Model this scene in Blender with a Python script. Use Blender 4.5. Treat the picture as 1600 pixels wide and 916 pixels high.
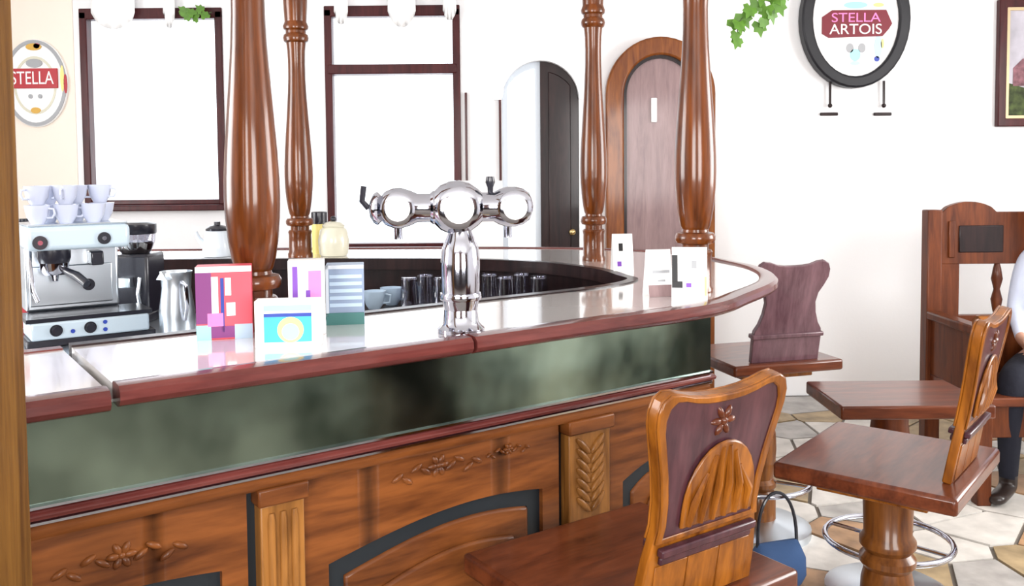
import bpy, bmesh, math, random
from mathutils import Vector, Matrix
random.seed(7)
for o in list(bpy.data.objects): bpy.data.objects.remove(o)
scene = bpy.context.scene
col = scene.collection

# ------------------------------------------------------------------ camera
F = 1400.0; EYE = 1.45; PITCH = math.radians(3.0); ROLL = math.radians(0.5)
PPY = 337.0                                   # principal point row (cropped photograph)
cam_d = bpy.data.cameras.new('camera'); cam = bpy.data.objects.new('camera', cam_d); col.objects.link(cam)
cam_d.sensor_width = 36; cam_d.sensor_fit = 'HORIZONTAL'; cam_d.lens = F / 1600 * 36
cam_d.shift_y = (PPY - 458) / 1600
cam_d.clip_start = 0.02
CM = (Matrix.Translation((0, 0, EYE)) @ Matrix.Rotation(math.pi / 2 - PITCH, 4, 'X') @ Matrix.Rotation(-ROLL, 4, 'Z'))
cam.matrix_world = CM
scene.camera = cam

# ------------------------------------------------------------------ light
W = bpy.data.worlds.new('World'); scene.world = W; W.use_nodes = True
bg = W.node_tree.nodes['Background']; bg.inputs[0].default_value = (0.93, 0.97, 1.0, 1); bg.inputs[1].default_value = 2.2
def area(name, loc, rot, sx, sy, power, colr=(1, 1, 1)):
    l = bpy.data.lights.new(name, 'AREA'); l.shape = 'RECTANGLE'; l.size = sx; l.size_y = sy
    l.energy = power; l.color = colr
    o = bpy.data.objects.new(name, l); o.location = loc; o.rotation_euler = rot; col.objects.link(o); return o
R = math.radians
area('daylight_rear_window', (-1.2, -2.42, 1.7), (R(90), 0, 0), 1.6, 1.5, 105, (1, .98, .96))
area('daylight_rear_window', (1.7, -2.42, 1.7), (R(90), 0, 0), 1.6, 1.5, 105, (1, .98, .96))
area('daylight_side_window', (4.1, 2.6, 1.75), (R(90), 0, R(90)), 1.8, 1.4, 90, (1, .98, .96))
area('daylight_left_window', (-3.9, 1.9, 1.8), (R(90), 0, R(-90)), 1.8, 1.4, 90, (1, .98, .97))
vs = scene.view_settings
vs.view_transform = 'Standard'; vs.look = 'None'; vs.gamma = 1; vs.use_curve_mapping = False
vs.exposure = 0.45

# ------------------------------------------------------------------ pixel helpers
CR = CM.to_3x3(); CO = Vector((0, 0, EYE))
def ray(px, py): return (CR @ Vector(((px - 800) / F, -(py - PPY) / F, -1))).normalized()
def at_z(px, py, z):
    r = ray(px, py); t = (z - EYE) / r.z; return CO + r * t
def at_y(px, py, y):
    r = ray(px, py); return CO + r * (y / r.y)
def at_plane(px, py, p, n):
    r = ray(px, py); t = (Vector(p) - CO).dot(n) / r.dot(n); return CO + r * t

# ------------------------------------------------------------------ materials
MATS = {}
def nt_new(name):
    m = bpy.data.materials.new(name); m.use_nodes = True; MATS[name] = m
    return m, m.node_tree, m.node_tree.nodes['Principled BSDF']
def plain(name, c, rough=.5, metal=0, coat=0, bump=0, bscale=40, emit=None, es=1, trans=0, alpha=1, ior=1.45, vary=0):
    m, nt, b = nt_new(name)
    b.inputs['Base Color'].default_value = (*c, 1); b.inputs['Roughness'].default_value = rough
    b.inputs['Metallic'].default_value = metal; b.inputs['Coat Weight'].default_value = coat
    b.inputs['Coat Roughness'].default_value = .06
    b.inputs['Transmission Weight'].default_value = trans; b.inputs['Alpha'].default_value = alpha; b.inputs['IOR'].default_value = ior
    if emit: b.inputs['Emission Color'].default_value = (*emit, 1); b.inputs['Emission Strength'].default_value = es
    if bump or vary:
        tc = nt.nodes.new('ShaderNodeTexCoord'); n = nt.nodes.new('ShaderNodeTexNoise'); n.inputs['Scale'].default_value = bscale
        n.inputs['Detail'].default_value = 4
        nt.links.new(tc.outputs['Object'], n.inputs['Vector'])
        if bump:
            bp = nt.nodes.new('ShaderNodeBump'); bp.inputs['Strength'].default_value = bump; bp.inputs['Distance'].default_value = .01
            nt.links.new(n.outputs['Fac'], bp.inputs['Height']); nt.links.new(bp.outputs[0], b.inputs['Normal'])
        if vary:
            cr = nt.nodes.new('ShaderNodeValToRGB')
            cr.color_ramp.elements[0].position = .3; cr.color_ramp.elements[1].position = .7
            cr.color_ramp.elements[0].color = (*[x * (1 - vary) for x in c], 1)
            cr.color_ramp.elements[1].color = (*[min(1, x * (1 + vary)) for x in c], 1)
            nt.links.new(n.outputs['Fac'], cr.inputs[0]); nt.links.new(cr.outputs[0], b.inputs['Base Color'])
    return m
def wood(name, dark, light, scale=6, stretch=(1, 1, 8), rough=.35, coat=.5, bump=.08):
    m, nt, b = nt_new(name); N = nt.nodes.new; L = nt.links.new
    tc = N('ShaderNodeTexCoord'); mp = N('ShaderNodeMapping'); mp.inputs['Scale'].default_value = [scale * 6 / s for s in stretch]
    n1 = N('ShaderNodeTexNoise'); n1.inputs['Scale'].default_value = 1; n1.inputs['Detail'].default_value = 6; n1.inputs['Distortion'].default_value = 1.2
    n2 = N('ShaderNodeTexNoise'); n2.inputs['Scale'].default_value = 7; n2.inputs['Detail'].default_value = 3
    mx = N('ShaderNodeMath'); mx.operation = 'MULTIPLY_ADD'; mx.inputs[1].default_value = .35
    cr = N('ShaderNodeValToRGB'); e = cr.color_ramp.elements
    e[0].position = .42; e[0].color = (*dark, 1); e[1].position = .86; e[1].color = (*light, 1)
    L(tc.outputs['Object'], mp.inputs['Vector']); L(mp.outputs[0], n1.inputs['Vector']); L(mp.outputs[0], n2.inputs['Vector'])
    L(n2.outputs['Fac'], mx.inputs[0]); L(n1.outputs['Fac'], mx.inputs[2]); L(mx.outputs[0], cr.inputs[0]); L(cr.outputs[0], b.inputs['Base Color'])
    bp = N('ShaderNodeBump'); bp.inputs['Strength'].default_value = bump; bp.inputs['Distance'].default_value = .004
    L(mx.outputs[0], bp.inputs['Height']); L(bp.outputs[0], b.inputs['Normal'])
    b.inputs['Roughness'].default_value = rough; b.inputs['Coat Weight'].default_value = coat * .45; b.inputs['Coat Roughness'].default_value = .10
    b.inputs['Specular IOR Level'].default_value = .2
    return m
wood('column_wood', (.035, .007, .001), (.17, .042, .005), 3, (1, 1, 12), .28, 1.0)
wood('stool_wood', (.075, .017, .002), (.32, .105, .010), 3, (1, 1, 8), .32, .6)
wood('seat_wood', (.05, .011, .005), (.15, .038, .014), 3, (6, 1, 1), .28, .7)
wood('panel_wood', (.045, .011, .003), (.20, .062, .014), 3, (9, 9, 1.2), .4, .3, .2)
wood('panel_wood_upright', (.07, .022, .004), (.30, .125, .028), 3, (1, 1, 9), .4, .3, .2)
wood('pedestal_wood', (.05, .013, .003), (.20, .07, .014), 3, (1, 1, 8), .32, .6)
wood('back_wood', (.030, .010, .016), (.085, .030, .038), 3, (1, 1, 8), .3, .6)
wood('sheen_back_wood', (.075, .035, .045), (.16, .085, .10), 3, (1, 1, 8), .3, .8)  # back wood paled towards lavender, reflected sheen painted into the colour
wood('rim_wood', (.06, .010, .010), (.15, .036, .030), 3, (8, 8, 1), .25, .9)
wood('dark_wood', (.006, .003, .004), (.022, .009, .009), 3, (1, 1, 8), .35, .4)
wood('window_wood', (.03, .006, .008), (.075, .013, .014), 3, (1, 1, 8), .4, .3)
wood('door_wood', (.10, .022, .005), (.26, .08, .014), 3, (1, 1, 9), .35, .5)
wood('door_panel_wood', (.20, .13, .135), (.31, .21, .21), 3, (1, 1, 9), .4, .4)
wood('settle_wood', (.05, .010, .003), (.14, .035, .009), 3, (1, 1, 8), .4, .4)
wood('post_wood', (.07, .025, .004), (.22, .10, .018), 4, (1, 1, 14), .6, .1, .5)
plain('wall_paint', (.86, .86, .875), .9, bump=.05, bscale=60)
plain('cream_paint', (.86, .77, .68), .9, bump=.05, bscale=60)
plain('ceiling_paint', (.85, .84, .82), .95)
plain('mortar', (.16, .14, .12), .95, bump=.3, bscale=50)
plain('stone_tan', (.34, .25, .14), .6, coat=.15, bump=.5, bscale=9, vary=.35)
plain('stone_grey', (.38, .36, .34), .55, coat=.2, bump=.5, bscale=9, vary=.25)
plain('stone_pale', (.60, .57, .53), .55, coat=.2, bump=.5, bscale=9, vary=.18)
plain('stone_rust', (.36, .21, .11), .6, coat=.15, bump=.5, bscale=9, vary=.35)
plain('bar_lacquer', (.78, .75, .74), .10, coat=1.0, ior=1.9)
plain('chrome', (.52, .53, .60), .10, metal=1)
plain('machine_enamel', (.50, .60, .68), .25, coat=.4)
plain('steel', (.66, .72, .78), .3, metal=1, bump=.02, bscale=30)
plain('white_enamel', (.62, .68, .75), .25, coat=.4)
plain('porcelain', (.56, .60, .74), .15, coat=.6)
plain('black_plastic', (.012, .012, .02), .3, coat=.3)
plain('dark_paint_and_shade', (.006, .010, .014), .5)  # moulding paint, also the painted shade in the gaps beside the pilasters
plain('red_print', (.42, .02, .03), .4)
plain('bright_red', (.75, .09, .13), .4)
plain('purple_print', (.22, .04, .20), .4)
plain('pink_print', (.85, .22, .52), .45)
plain('violet_print', (.20, .06, .45), .45)
plain('white_print', (.88, .88, .88), .5)
plain('cyan_print', (.05, .42, .75), .4)
plain('navy_print', (.02, .05, .35), .4)
plain('aqua_print', (.35, .80, .85), .45)
plain('yellow_print', (.85, .72, .25), .45)
plain('ochre_print', (.62, .36, .06), .45)
plain('grey_blue', (.25, .32, .45), .4)
plain('teal_dark', (.04, .16, .15), .4)
plain('pale_blue', (.45, .58, .72), .45)
plain('grey_print', (.35, .36, .38), .5)
plain('black_print', (.01, .01, .012), .5)
plain('sign_black', (.004, .004, .008), .5, coat=.1)
plain('deep_red', (.17, .008, .02), .45)
plain('leaf_green', (.10, .24, .025), .5, vary=.4, bscale=12)
plain('stem_green', (.06, .10, .03), .6)
plain('terracotta', (.40, .14, .07), .8)
plain('bag_cloth', (.05, .11, .26), .8, bump=.3, bscale=30)
plain('shirt_cloth', (.62, .68, .84), .85, bump=.3, bscale=25)
plain('trouser_cloth', (.008, .009, .018), .9, bump=.2, bscale=40)
plain('skin', (.55, .30, .21), .5)
plain('hair_brown', (.05, .025, .012), .6)
plain('shoe_leather', (.02, .012, .01), .35, coat=.3)
plain('eye_white', (.8, .8, .8), .2)
plain('lace', (.9, .9, .9), .9, bump=.3, bscale=60)
plain('brass', (.75, .55, .25), .25, metal=1)
plain('jar_glaze', (.62, .60, .48), .3, coat=.4)
plain('dark_glass', (.03, .02, .04), .06, coat=.5)
plain('canvas_sky', (.48, .46, .52), .7, vary=.2, bscale=8)
plain('canvas_land', (.05, .07, .02), .7, vary=.8, bscale=22)
plain('canvas_house', (.22, .10, .12), .7, vary=.5, bscale=25)
plain('gilt', (.55, .42, .25), .4, metal=.3)
def glass(name, tint, gl=.12):
    m = bpy.data.materials.new(name); m.use_nodes = True; nt = m.node_tree; nt.nodes.clear(); MATS[name] = m
    o = nt.nodes.new('ShaderNodeOutputMaterial'); a = nt.nodes.new('ShaderNodeBsdfTransparent'); g = nt.nodes.new('ShaderNodeBsdfGlossy')
    a.inputs[0].default_value = (*tint, 1); g.inputs['Roughness'].default_value = .03
    x = nt.nodes.new('ShaderNodeMixShader'); x.inputs[0].default_value = gl
    nt.links.new(a.outputs[0], x.inputs[1]); nt.links.new(g.outputs[0], x.inputs[2]); nt.links.new(x.outputs[0], o.inputs[0])
glass('window_glass', (.97, .98, 1), .06)
glass('tumbler_glass', (.80, .80, .88), .3)
# brushed greenish metal of the bar apron, mottled reflections painted into its colour, slightly dented so it breaks up what it mirrors
def apron():
    m, nt, b = nt_new('apron_metal'); N = nt.nodes.new; L = nt.links.new
    tc = N('ShaderNodeTexCoord'); mp = N('ShaderNodeMapping'); mp.inputs['Scale'].default_value = (3.2, 3.2, 2.6)
    n = N('ShaderNodeTexNoise'); n.inputs['Scale'].default_value = 1.4; n.inputs['Detail'].default_value = 3
    cr = N('ShaderNodeValToRGB'); cr.color_ramp.elements[0].color = (.05, .07, .055, 1); cr.color_ramp.elements[1].color = (.31, .40, .32, 1)
    cr.color_ramp.elements[0].position = .35; cr.color_ramp.elements[1].position = .65
    n2 = N('ShaderNodeTexNoise'); n2.inputs['Scale'].default_value = 9; n2.inputs['Detail'].default_value = 1
    bp = N('ShaderNodeBump'); bp.inputs['Strength'].default_value = .25; bp.inputs['Distance'].default_value = .01
    L(tc.outputs['Object'], mp.inputs[0]); L(mp.outputs[0], n.inputs[0]); L(n.outputs['Fac'], cr.inputs[0]); L(cr.outputs[0], b.inputs['Base Color'])
    L(tc.outputs['Object'], n2.inputs[0]); L(n2.outputs['Fac'], bp.inputs['Height']); L(bp.outputs[0], b.inputs['Normal'])
    b.inputs['Metallic'].default_value = 1; b.inputs['Roughness'].default_value = .2
apron()

# ------------------------------------------------------------------ mesh helpers
def nb(): return bmesh.new()
def box(bm, x0, x1, y0, y1, z0, z1, M=None):
    vs_ = [Vector((x, y, z)) for z in (z0, z1) for y in (y0, y1) for x in (x0, x1)]
    if M is not None: vs_ = [M @ v for v in vs_]
    v = [bm.verts.new(p) for p in vs_]
    for f in ((0, 2, 3, 1), (4, 5, 7, 6), (0, 1, 5, 4), (2, 6, 7, 3), (0, 4, 6, 2), (1, 3, 7, 5)):
        bm.faces.new([v[i] for i in f])
    return bm
def lathe(bm, prof, seg=28, M=None, cap=True):
    rings = []
    for r, z in prof:
        ring = []
        for i in range(seg):
            a = 2 * math.pi * i / seg; p = Vector((r * math.cos(a), r * math.sin(a), z))
            ring.append(bm.verts.new(M @ p if M is not None else p))
        rings.append(ring)
    for a, b in zip(rings, rings[1:]):
        for i in range(seg): bm.faces.new((a[i], a[(i + 1) % seg], b[(i + 1) % seg], b[i]))
    if cap: bm.faces.new(rings[0][::-1]); bm.faces.new(rings[-1])
    return bm
def prism(bm, pts, d0, d1, axis='y', M=None):
    """closed 2D outline (a,b) extruded from d0 to d1 along axis"""
    def p3(a, b, d):
        p = Vector((a, d, b)) if axis == 'y' else (Vector((a, b, d)) if axis == 'z' else Vector((d, a, b)))
        return M @ p if M is not None else p
    A = [bm.verts.new(p3(a, b, d0)) for a, b in pts]; B = [bm.verts.new(p3(a, b, d1)) for a, b in pts]
    n = len(pts)
    f0 = bm.faces.new(A); f1 = bm.faces.new(B[::-1])
    for i in range(n): bm.faces.new((A[i], B[i], B[(i + 1) % n], A[(i + 1) % n]))
    return bm
def frame_prism(bm, outer, inner, d0, d1, axis='y', M=None):
    """ring between two outlines with equal vertex counts, extruded"""
    def p3(q, d):
        a, b = q
        p = Vector((a, d, b)) if axis == 'y' else (Vector((a, b, d)) if axis == 'z' else Vector((d, a, b)))
        return M @ p if M is not None else p
    L4 = [[bm.verts.new(p3(q, d)) for q in pts] for pts, d in ((outer, d0), (inner, d0), (inner, d1), (outer, d1))]
    n = len(outer)
    for k in range(4):
        A, B = L4[k], L4[(k + 1) % 4]
        for i in range(n): bm.faces.new((A[i], A[(i + 1) % n], B[(i + 1) % n], B[i]))
    return bm
def tube(bm, pts, r, seg=10, closed=False):
    pts = [Vector(p) for p in pts]; n = len(pts); rings = []
    rr = r if isinstance(r, (list, tuple)) else [r] * n
    up = None
    for i, p in enumerate(pts):
        if closed: t = (pts[(i + 1) % n] - pts[i - 1]).normalized()
        else: t = (pts[min(i + 1, n - 1)] - pts[max(i - 1, 0)]).normalized()
        if up is None: up = Vector((0, 0, 1)) if abs(t.z) < .9 else Vector((1, 0, 0))
        u = (up - t * up.dot(t)).normalized(); v = t.cross(u); up = u
        rings.append([bm.verts.new(p + (u * math.cos(2 * math.pi * k / seg) + v * math.sin(2 * math.pi * k / seg)) * rr[i]) for k in range(seg)])
    pairs = list(zip(rings, rings[1:])) + ([(rings[-1], rings[0])] if closed else [])
    for a, b in pairs:
        for k in range(seg): bm.faces.new((a[k], b[k], b[(k + 1) % seg], a[(k + 1) % seg]))
    if not closed: bm.faces.new(rings[0]); bm.faces.new(rings[-1][::-1])
    return bm
def sphere(bm, c, rx, ry=None, rz=None, u=16, v=10):
    ry = ry or rx; rz = rz or rx
    bmesh.ops.create_uvsphere(bm, u_segments=u, v_segments=v, radius=1, matrix=Matrix.Translation(c) @ Matrix.Diagonal((rx, ry, rz, 1)))
    return bm
def disc_y(bm, c, r, d, seg=20):
    """short cylinder facing -y: front face at c, body going +y by d"""
    return lathe(bm, [(r, 0), (r, -d)], seg, Matrix.Translation(c) @ Matrix.Rotation(R(90), 4, 'X'))
def ribbon(bm, left, right, z0, z1):
    """solid strip between two equally long xy polylines"""
    Q = []
    for (a, b) in zip(left, right):
        Q.append([bm.verts.new((a[0], a[1], z0)), bm.verts.new((b[0], b[1], z0)), bm.verts.new((b[0], b[1], z1)), bm.verts.new((a[0], a[1], z1))])
    for A, B in zip(Q, Q[1:]):
        for k in range(4): bm.faces.new((A[k], A[(k + 1) % 4], B[(k + 1) % 4], B[k]))
    bm.faces.new(Q[0][::-1]); bm.faces.new(Q[-1])
    return bm
def obj(name, bm, mat, parent=None, bevel=0, world=False, kind=None, sharp=38):
    bmesh.ops.recalc_face_normals(bm, faces=bm.faces)
    me = bpy.data.meshes.new(name); bm.to_mesh(me); bm.free()
    me.polygons.foreach_set('use_smooth', [True] * len(me.polygons)); me.set_sharp_from_angle(angle=R(sharp))
    me.materials.append(MATS[mat])
    o = bpy.data.objects.new(name, me); col.objects.link(o)
    if parent is not None:
        o.parent = parent
        if world:
            root = parent
            pm = Matrix.Identity(4)
            chain = []
            while root is not None: chain.append(root); root = root.parent
            for c in reversed(chain): pm = pm @ c.matrix_basis
            me.transform(pm.inverted())
    if bevel:
        b = o.modifiers.new('bevel', 'BEVEL'); b.width = bevel; b.segments = 2; b.limit_method = 'ANGLE'; b.angle_limit = R(40)
    if kind: o['kind'] = kind
    return o
def tag(o, label, cat, group=None):
    o['label'] = label; o['category'] = cat
    if group: o['group'] = group
    return o
def thing(name, label, cat, loc=(0, 0, 0), rz=0, group=None):
    o = bpy.data.objects.new(name, None); col.objects.link(o); o.empty_display_size = .05
    o.location = loc; o.rotation_euler = (0, 0, rz); return tag(o, label, cat, group)
def copy_tree(o, parent=None):
    c = o.copy(); col.objects.link(c); c.parent = parent
    for ch in list(o.children): copy_tree(ch, c)
    return c
def text(name, s, size, M, mat, parent, extrude=.0006, width=None):
    cu = bpy.data.curves.new('tmp', 'FONT'); cu.body = s; cu.size = size; cu.align_x = 'CENTER'; cu.align_y = 'CENTER'; cu.extrude = extrude
    t = bpy.data.objects.new('tmp', cu); col.objects.link(t)
    bpy.context.view_layer.update()
    me = bpy.data.meshes.new_from_object(t.evaluated_get(bpy.context.evaluated_depsgraph_get()))
    bpy.data.objects.remove(t); me.name = name
    xs = [v.co.x for v in me.vertices]; sx = width / (max(xs) - min(xs))
    me.transform(M @ Matrix.Rotation(R(90), 4, 'X') @ Matrix.Diagonal((sx, 1, 1, 1))); me.materials.clear(); me.materials.append(MATS[mat])
    o = bpy.data.objects.new(name, me); col.objects.link(o); o.parent = parent; return o
def arch_outline(x0, x1, z0, zs, rise, n=16):
    """closed outline: rectangle with a (semi-)elliptical head; spring at zs"""
    cx, a = (x0 + x1) / 2, (x1 - x0) / 2
    pts = [(x0, z0)] + [(cx - a * math.cos(math.pi * i / n), zs + rise * math.sin(math.pi * i / n)) for i in range(n + 1)] + [(x1, z0)]
    return pts
def catmull(P, n=10):
    out = []
    for i in range(len(P) - 1):
        p0, p1, p2, p3 = P[max(i - 1, 0)], P[i], P[i + 1], P[min(i + 2, len(P) - 1)]
        for k in range(n):
            t = k / n
            out.append(tuple(.5 * (2 * p1[j] + (p2[j] - p0[j]) * t + (2 * p0[j] - 5 * p1[j] + 4 * p2[j] - p3[j]) * t * t + (3 * p1[j] - p0[j] - 3 * p2[j] + p3[j]) * t ** 3) for j in range(2)))
    out.append(P[-1]); return out
def offset(path, d):
    """shift an xy polyline to its right-hand side by d"""
    out = []
    for i in range(len(path)):
        a = Vector(path[max(i - 1, 0)]); b = Vector(path[min(i + 1, len(path) - 1)])
        t = (b - a).normalized(); out.append((path[i][0] + t.y * d, path[i][1] - t.x * d))
    return out

# ================================================================== THE ROOM
YB = 5.6; XL, XR = -4.0, 4.2; YR = -2.5; H = 2.75
def wx(px): return at_y(px, 264, YB).x
def wz(px, py): return at_y(px, py, YB).z
# openings in the back wall
A0, A1 = wx(137), wx(348); AZ0, AZ1 = wz(240, 320), wz(240, 18)
B0, B1 = wx(516), wx(716); BZ0, BZ1 = wz(600, 388), wz(600, 14)
C0, C1 = wx(785), wx(905); CZ1 = wz(845, 95); CR_ = (C1 - C0) / 2; CZS = CZ1 - CR_
T = .25
bm = nb()
box(bm, XL, A0, YB, YB + T, 0, H); box(bm, A0, A1, YB, YB + T, 0, AZ0); box(bm, A0, A1, YB, YB + T, AZ1, H)
box(bm, A1, B0, YB, YB + T, 0, H); box(bm, B0, B1, YB, YB + T, 0, BZ0); box(bm, B0, B1, YB, YB + T, BZ1, H)
box(bm, B1, C0, YB, YB + T, 0, H); box(bm, C1, XR, YB, YB + T, 0, H)
n = 20
arc = [((C0 + C1) / 2 - CR_ * math.cos(math.pi * i / n), CZS + CR_ * math.sin(math.pi * i / n)) for i in range(n + 1)]
for (a, b) in zip(arc, arc[1:]):
    prism(bm, [a, b, (b[0], H), (a[0], H)], YB, YB + T)
wb = obj('wall_back', bm, 'wall_paint', kind='structure')
# cream painted strip by the first window
bm = nb(); box(bm, XL, A0 - .06, YB - .008, YB, 0, H)
obj('cream_dado', bm, 'cream_paint', wb, world=True)
for nm, b6 in (('wall_left', (XL - T, XL, YR, YB + T, 0, H)), ('wall_right', (XR, XR + T, YR, YB + T, 0, H))):
    bm = nb(); x0, x1, y0, y1, z0, z1 = b6
    ya, yb = (1.0, 2.8) if nm == 'wall_left' else (1.7, 3.5)
    box(bm, x0, x1, y0, ya, z0, z1); box(bm, x0, x1, yb, y1, z0, z1); box(bm, x0, x1, ya, yb, 0, 1.1); box(bm, x0, x1, ya, yb, 2.5, H)
    obj(nm, bm, 'wall_paint', kind='structure')
bm = nb(); cuts = [(-2.0, -.4), (.9, 2.5)]; x = XL
for a, b in cuts:
    box(bm, x, a, YR - T, YR, 0, H); box(bm, a, b, YR - T, YR, 0, .95); box(bm, a, b, YR - T, YR, 2.45, H); x = b
box(bm, x, XR, YR - T, YR, 0, H)
obj('wall_rear', bm, 'settle_wood', kind='structure')  # unseen wall given dark wood to add contrast to reflections
bm = nb()
for k in range(14):
    x = XL + .02 + k * .585; box(bm, x, x + .565, YR, YR + .03, .08, .93)
box(bm, XL, XR, YR, YR + .045, .93, .97); obj('added_trim_rear', bm, 'dark_wood', kind='structure')  # unseen dark wainscot, added to darken reflections and cut bounced light
bm = nb()
for k in range(11):
    y = YR + .06 + k * .585; box(bm, XL, XL + .03, y, y + .565, .08, 1.03)
box(bm, XL, XL + .045, YR, 3.9, 1.03, 1.07); obj('added_trim_left', bm, 'dark_wood', kind='structure')  # same added wainscot on the unseen left wall, darkens what metal mirrors
bm = nb(); box(bm, XL - T, XR + T, YR - T, YB + T, H, H + .1); obj('ceiling', bm, 'ceiling_paint', kind='structure')
bm = nb(); box(bm, XL - T, XR + T, YR - T, YB + T, -.12, -.006); fl = obj('floor', bm, 'mortar', kind='structure')

# crazy-paving flagstones: Voronoi cells, each its own piece
def clip(poly, px, py, nx, ny):
    out = []
    for i in range(len(poly)):
        a, b = poly[i], poly[(i + 1) % len(poly)]
        da = (a[0] - px) * nx + (a[1] - py) * ny; db = (b[0] - px) * nx + (b[1] - py) * ny
        if da <= 0: out.append(a)
        if da * db < 0:
            t = da / (da - db); out.append((a[0] + (b[0] - a[0]) * t, a[1] + (b[1] - a[1]) * t))
    return out
rs = random.Random(11); seeds = []
gx, gy, st = -.2, .9, .29
for i in range(15):
    for j in range(16):
        seeds.append((gx + (i + rs.uniform(.05, .95)) * st, gy + (j + rs.uniform(.05, .95)) * st))
for (sx, sy) in seeds:
    poly = [(sx - .7, sy - .7), (sx + .7, sy - .7), (sx + .7, sy + .7), (sx - .7, sy + .7)]
    poly = [(min(max(x, gx), 4.18), min(max(y, gy), 5.58)) for x, y in poly]
    for (ox, oy) in seeds:
        if (ox, oy) == (sx, sy) or abs(ox - sx) > 1.5 or abs(oy - sy) > 1.5: continue
        dx, dy = ox - sx, oy - sy; L_ = math.hypot(dx, dy)
        poly = clip(poly, sx + dx / 2 - dx / L_ * .008, sy + dy / 2 - dy / L_ * .008, dx / L_, dy / L_)
        if len(poly) < 3: break
    if len(poly) < 3: continue
    bm = nb(); h = rs.uniform(0, .004)
    try: prism(bm, poly, -.02, h, 'z')
    except Exception: bm.free(); continue
    mt = rs.choice(['stone_tan', 'stone_grey', 'stone_pale', 'stone_pale', 'stone_tan', 'stone_rust'])
    obj('flagstone', bm, mt, fl, world=True)

# windows
def window(name, x0, x1, z0, z1, transom=None, mull=None, fw=.046, sill=True):
    bm = nb(); box(bm, x0, x1, YB + .12, YB + .126, z0, z1)
    root = obj(name, bm, 'window_glass', kind='structure')
    def fr(nm, *b):
        bm = nb(); box(bm, *b); return obj(nm, bm, 'window_wood', root, bevel=.006, world=True)
    fr('window_frame', x0 - .02, x0 + fw - .02, YB - .015, YB + .06, z0, z1)
    fr('window_frame', x1 - fw + .02, x1 + .02, YB - .015, YB + .06, z0, z1)
    fr('window_frame', x0 - .02, x1 + .02, YB - .015, YB + .06, z1 - fw, z1 + .02)
    fr('window_frame', x0 - .02, x1 + .02, YB - .01, YB + .1, z0, z0 + .03)
    if transom: fr('transom', x0, x1, YB - .02, YB + .1, transom - .03, transom + .03)
    if mull:
        for m in mull: fr('mullion', m - .015, m + .015, YB + .02, YB + .1, z0, z1)
    if sill: fr('window_sill', x0 - .06, x1 + .04, YB - .10, YB + .02, z0 - .035, z0)
    return root
window('window_1', A0, A1, AZ0, AZ1)
window('window_2', B0, B1, BZ0, BZ1, transom=wz(620, 108))
# arched double door: right leaf dark wood, left leaf white and glazed
cm = (C0 + C1) / 2
def arcpts(x0, x1, r, n=12):
    return [(x0 + (x1 - x0) * i / n, CZS + math.sqrt(max(r * r - (x0 + (x1 - x0) * i / n - cm) ** 2, 0))) for i in range(n + 1)]
bm = nb(); prism(bm, [(cm, 0)] + arcpts(cm, C1, CR_) + [(C1, 0)], YB + .03, YB + .08)
d1 = obj('door_1', bm, 'dark_wood', kind='structure')
bm = nb(); xa, xb = cm + .05, C1 - .05
prism(bm, [(xa, .2)] + [(x, z - .06) for x, z in arcpts(xa, xb, CR_)] + [(xb, .2)], YB + .018, YB + .03); obj('door_panel', bm, 'dark_wood', d1, bevel=.006, world=True)
bm = nb(); sphere(bm, (C1 - .045, YB - .0, 1.05), .022); obj('door_knob', bm, 'brass', d1, world=True)
bm = nb(); frame_prism(bm, [(C0, 0)] + arcpts(C0, cm, CR_) + [(cm, 0)], [(C0 + .035, .9)] + [(x, z - .04) for x, z in arcpts(C0 + .035, cm - .035, CR_)] + [(cm - .035, .9)], YB + .05, YB + .1)
lf = obj('white_leaf', bm, 'white_enamel', d1, world=True)
bm = nb(); prism(bm, [(C0 + .02, .88)] + [(x, z - .02) for x, z in arcpts(C0 + .02, cm - .02, CR_)] + [(cm - .02, .88)], YB + .072, YB + .076); obj('pane', bm, 'window_glass', lf, world=True)
# arch moulding round it
out = [(cm - (CR_ + .05) * math.cos(math.pi * i / 20), CZS + (CR_ + .05) * math.sin(math.pi * i / 20)) for i in range(21)]
inn = [(cm - CR_ * math.cos(math.pi * i / 20), CZS + CR_ * math.sin(math.pi * i / 20)) for i in range(21)]
bm = nb(); prism(bm, out + inn[::-1], YB - .025, YB)
obj('trim_1', bm, 'wall_paint', kind='structure')
# arched wooden door in its arched frame
D0, D1 = wx(945), wx(1113); DZ = wz(1030, 60); dr = (D1 - D0) / 2
bm = nb(); ol = arch_outline(D0, D1, 0, DZ - dr * 1.05, dr * 1.05, 24); fwid = .11
il = arch_outline(D0 + fwid, D1 - fwid, 0, DZ - dr * 1.05, dr * 1.05 - fwid, 24)
frame_prism(bm, ol, il, YB - .09, YB); d2 = obj('door_2', bm, 'door_wood', kind='structure', bevel=.012)
bm = nb(); prism(bm, arch_outline(D0 + fwid, D1 - fwid, 0, DZ - dr * 1.05, dr * 1.05 - fwid, 24), YB - .045, YB - .001); obj('door_panel', bm, 'door_panel_wood', d2, world=True)
bm = nb(); o2 = arch_outline(D0 + fwid, D1 - fwid, .0, DZ - dr * 1.05, dr * 1.05 - fwid, 24); i2 = arch_outline(D0 + fwid + .02, D1 - fwid - .02, .0, DZ - dr * 1.05, dr * 1.05 - fwid - .02, 24)
frame_prism(bm, o2, i2, YB - .06, YB - .045); obj('door_bead', bm, 'dark_wood', d2, world=True)
p = at_y(1022, 172, YB - .06); bm = nb(); box(bm, p.x - .018, p.x + .018, YB - .062, YB - .046, p.z - .075, p.z + .075); obj('door_slot', bm, 'white_print', d2, world=True, bevel=.004)
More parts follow.
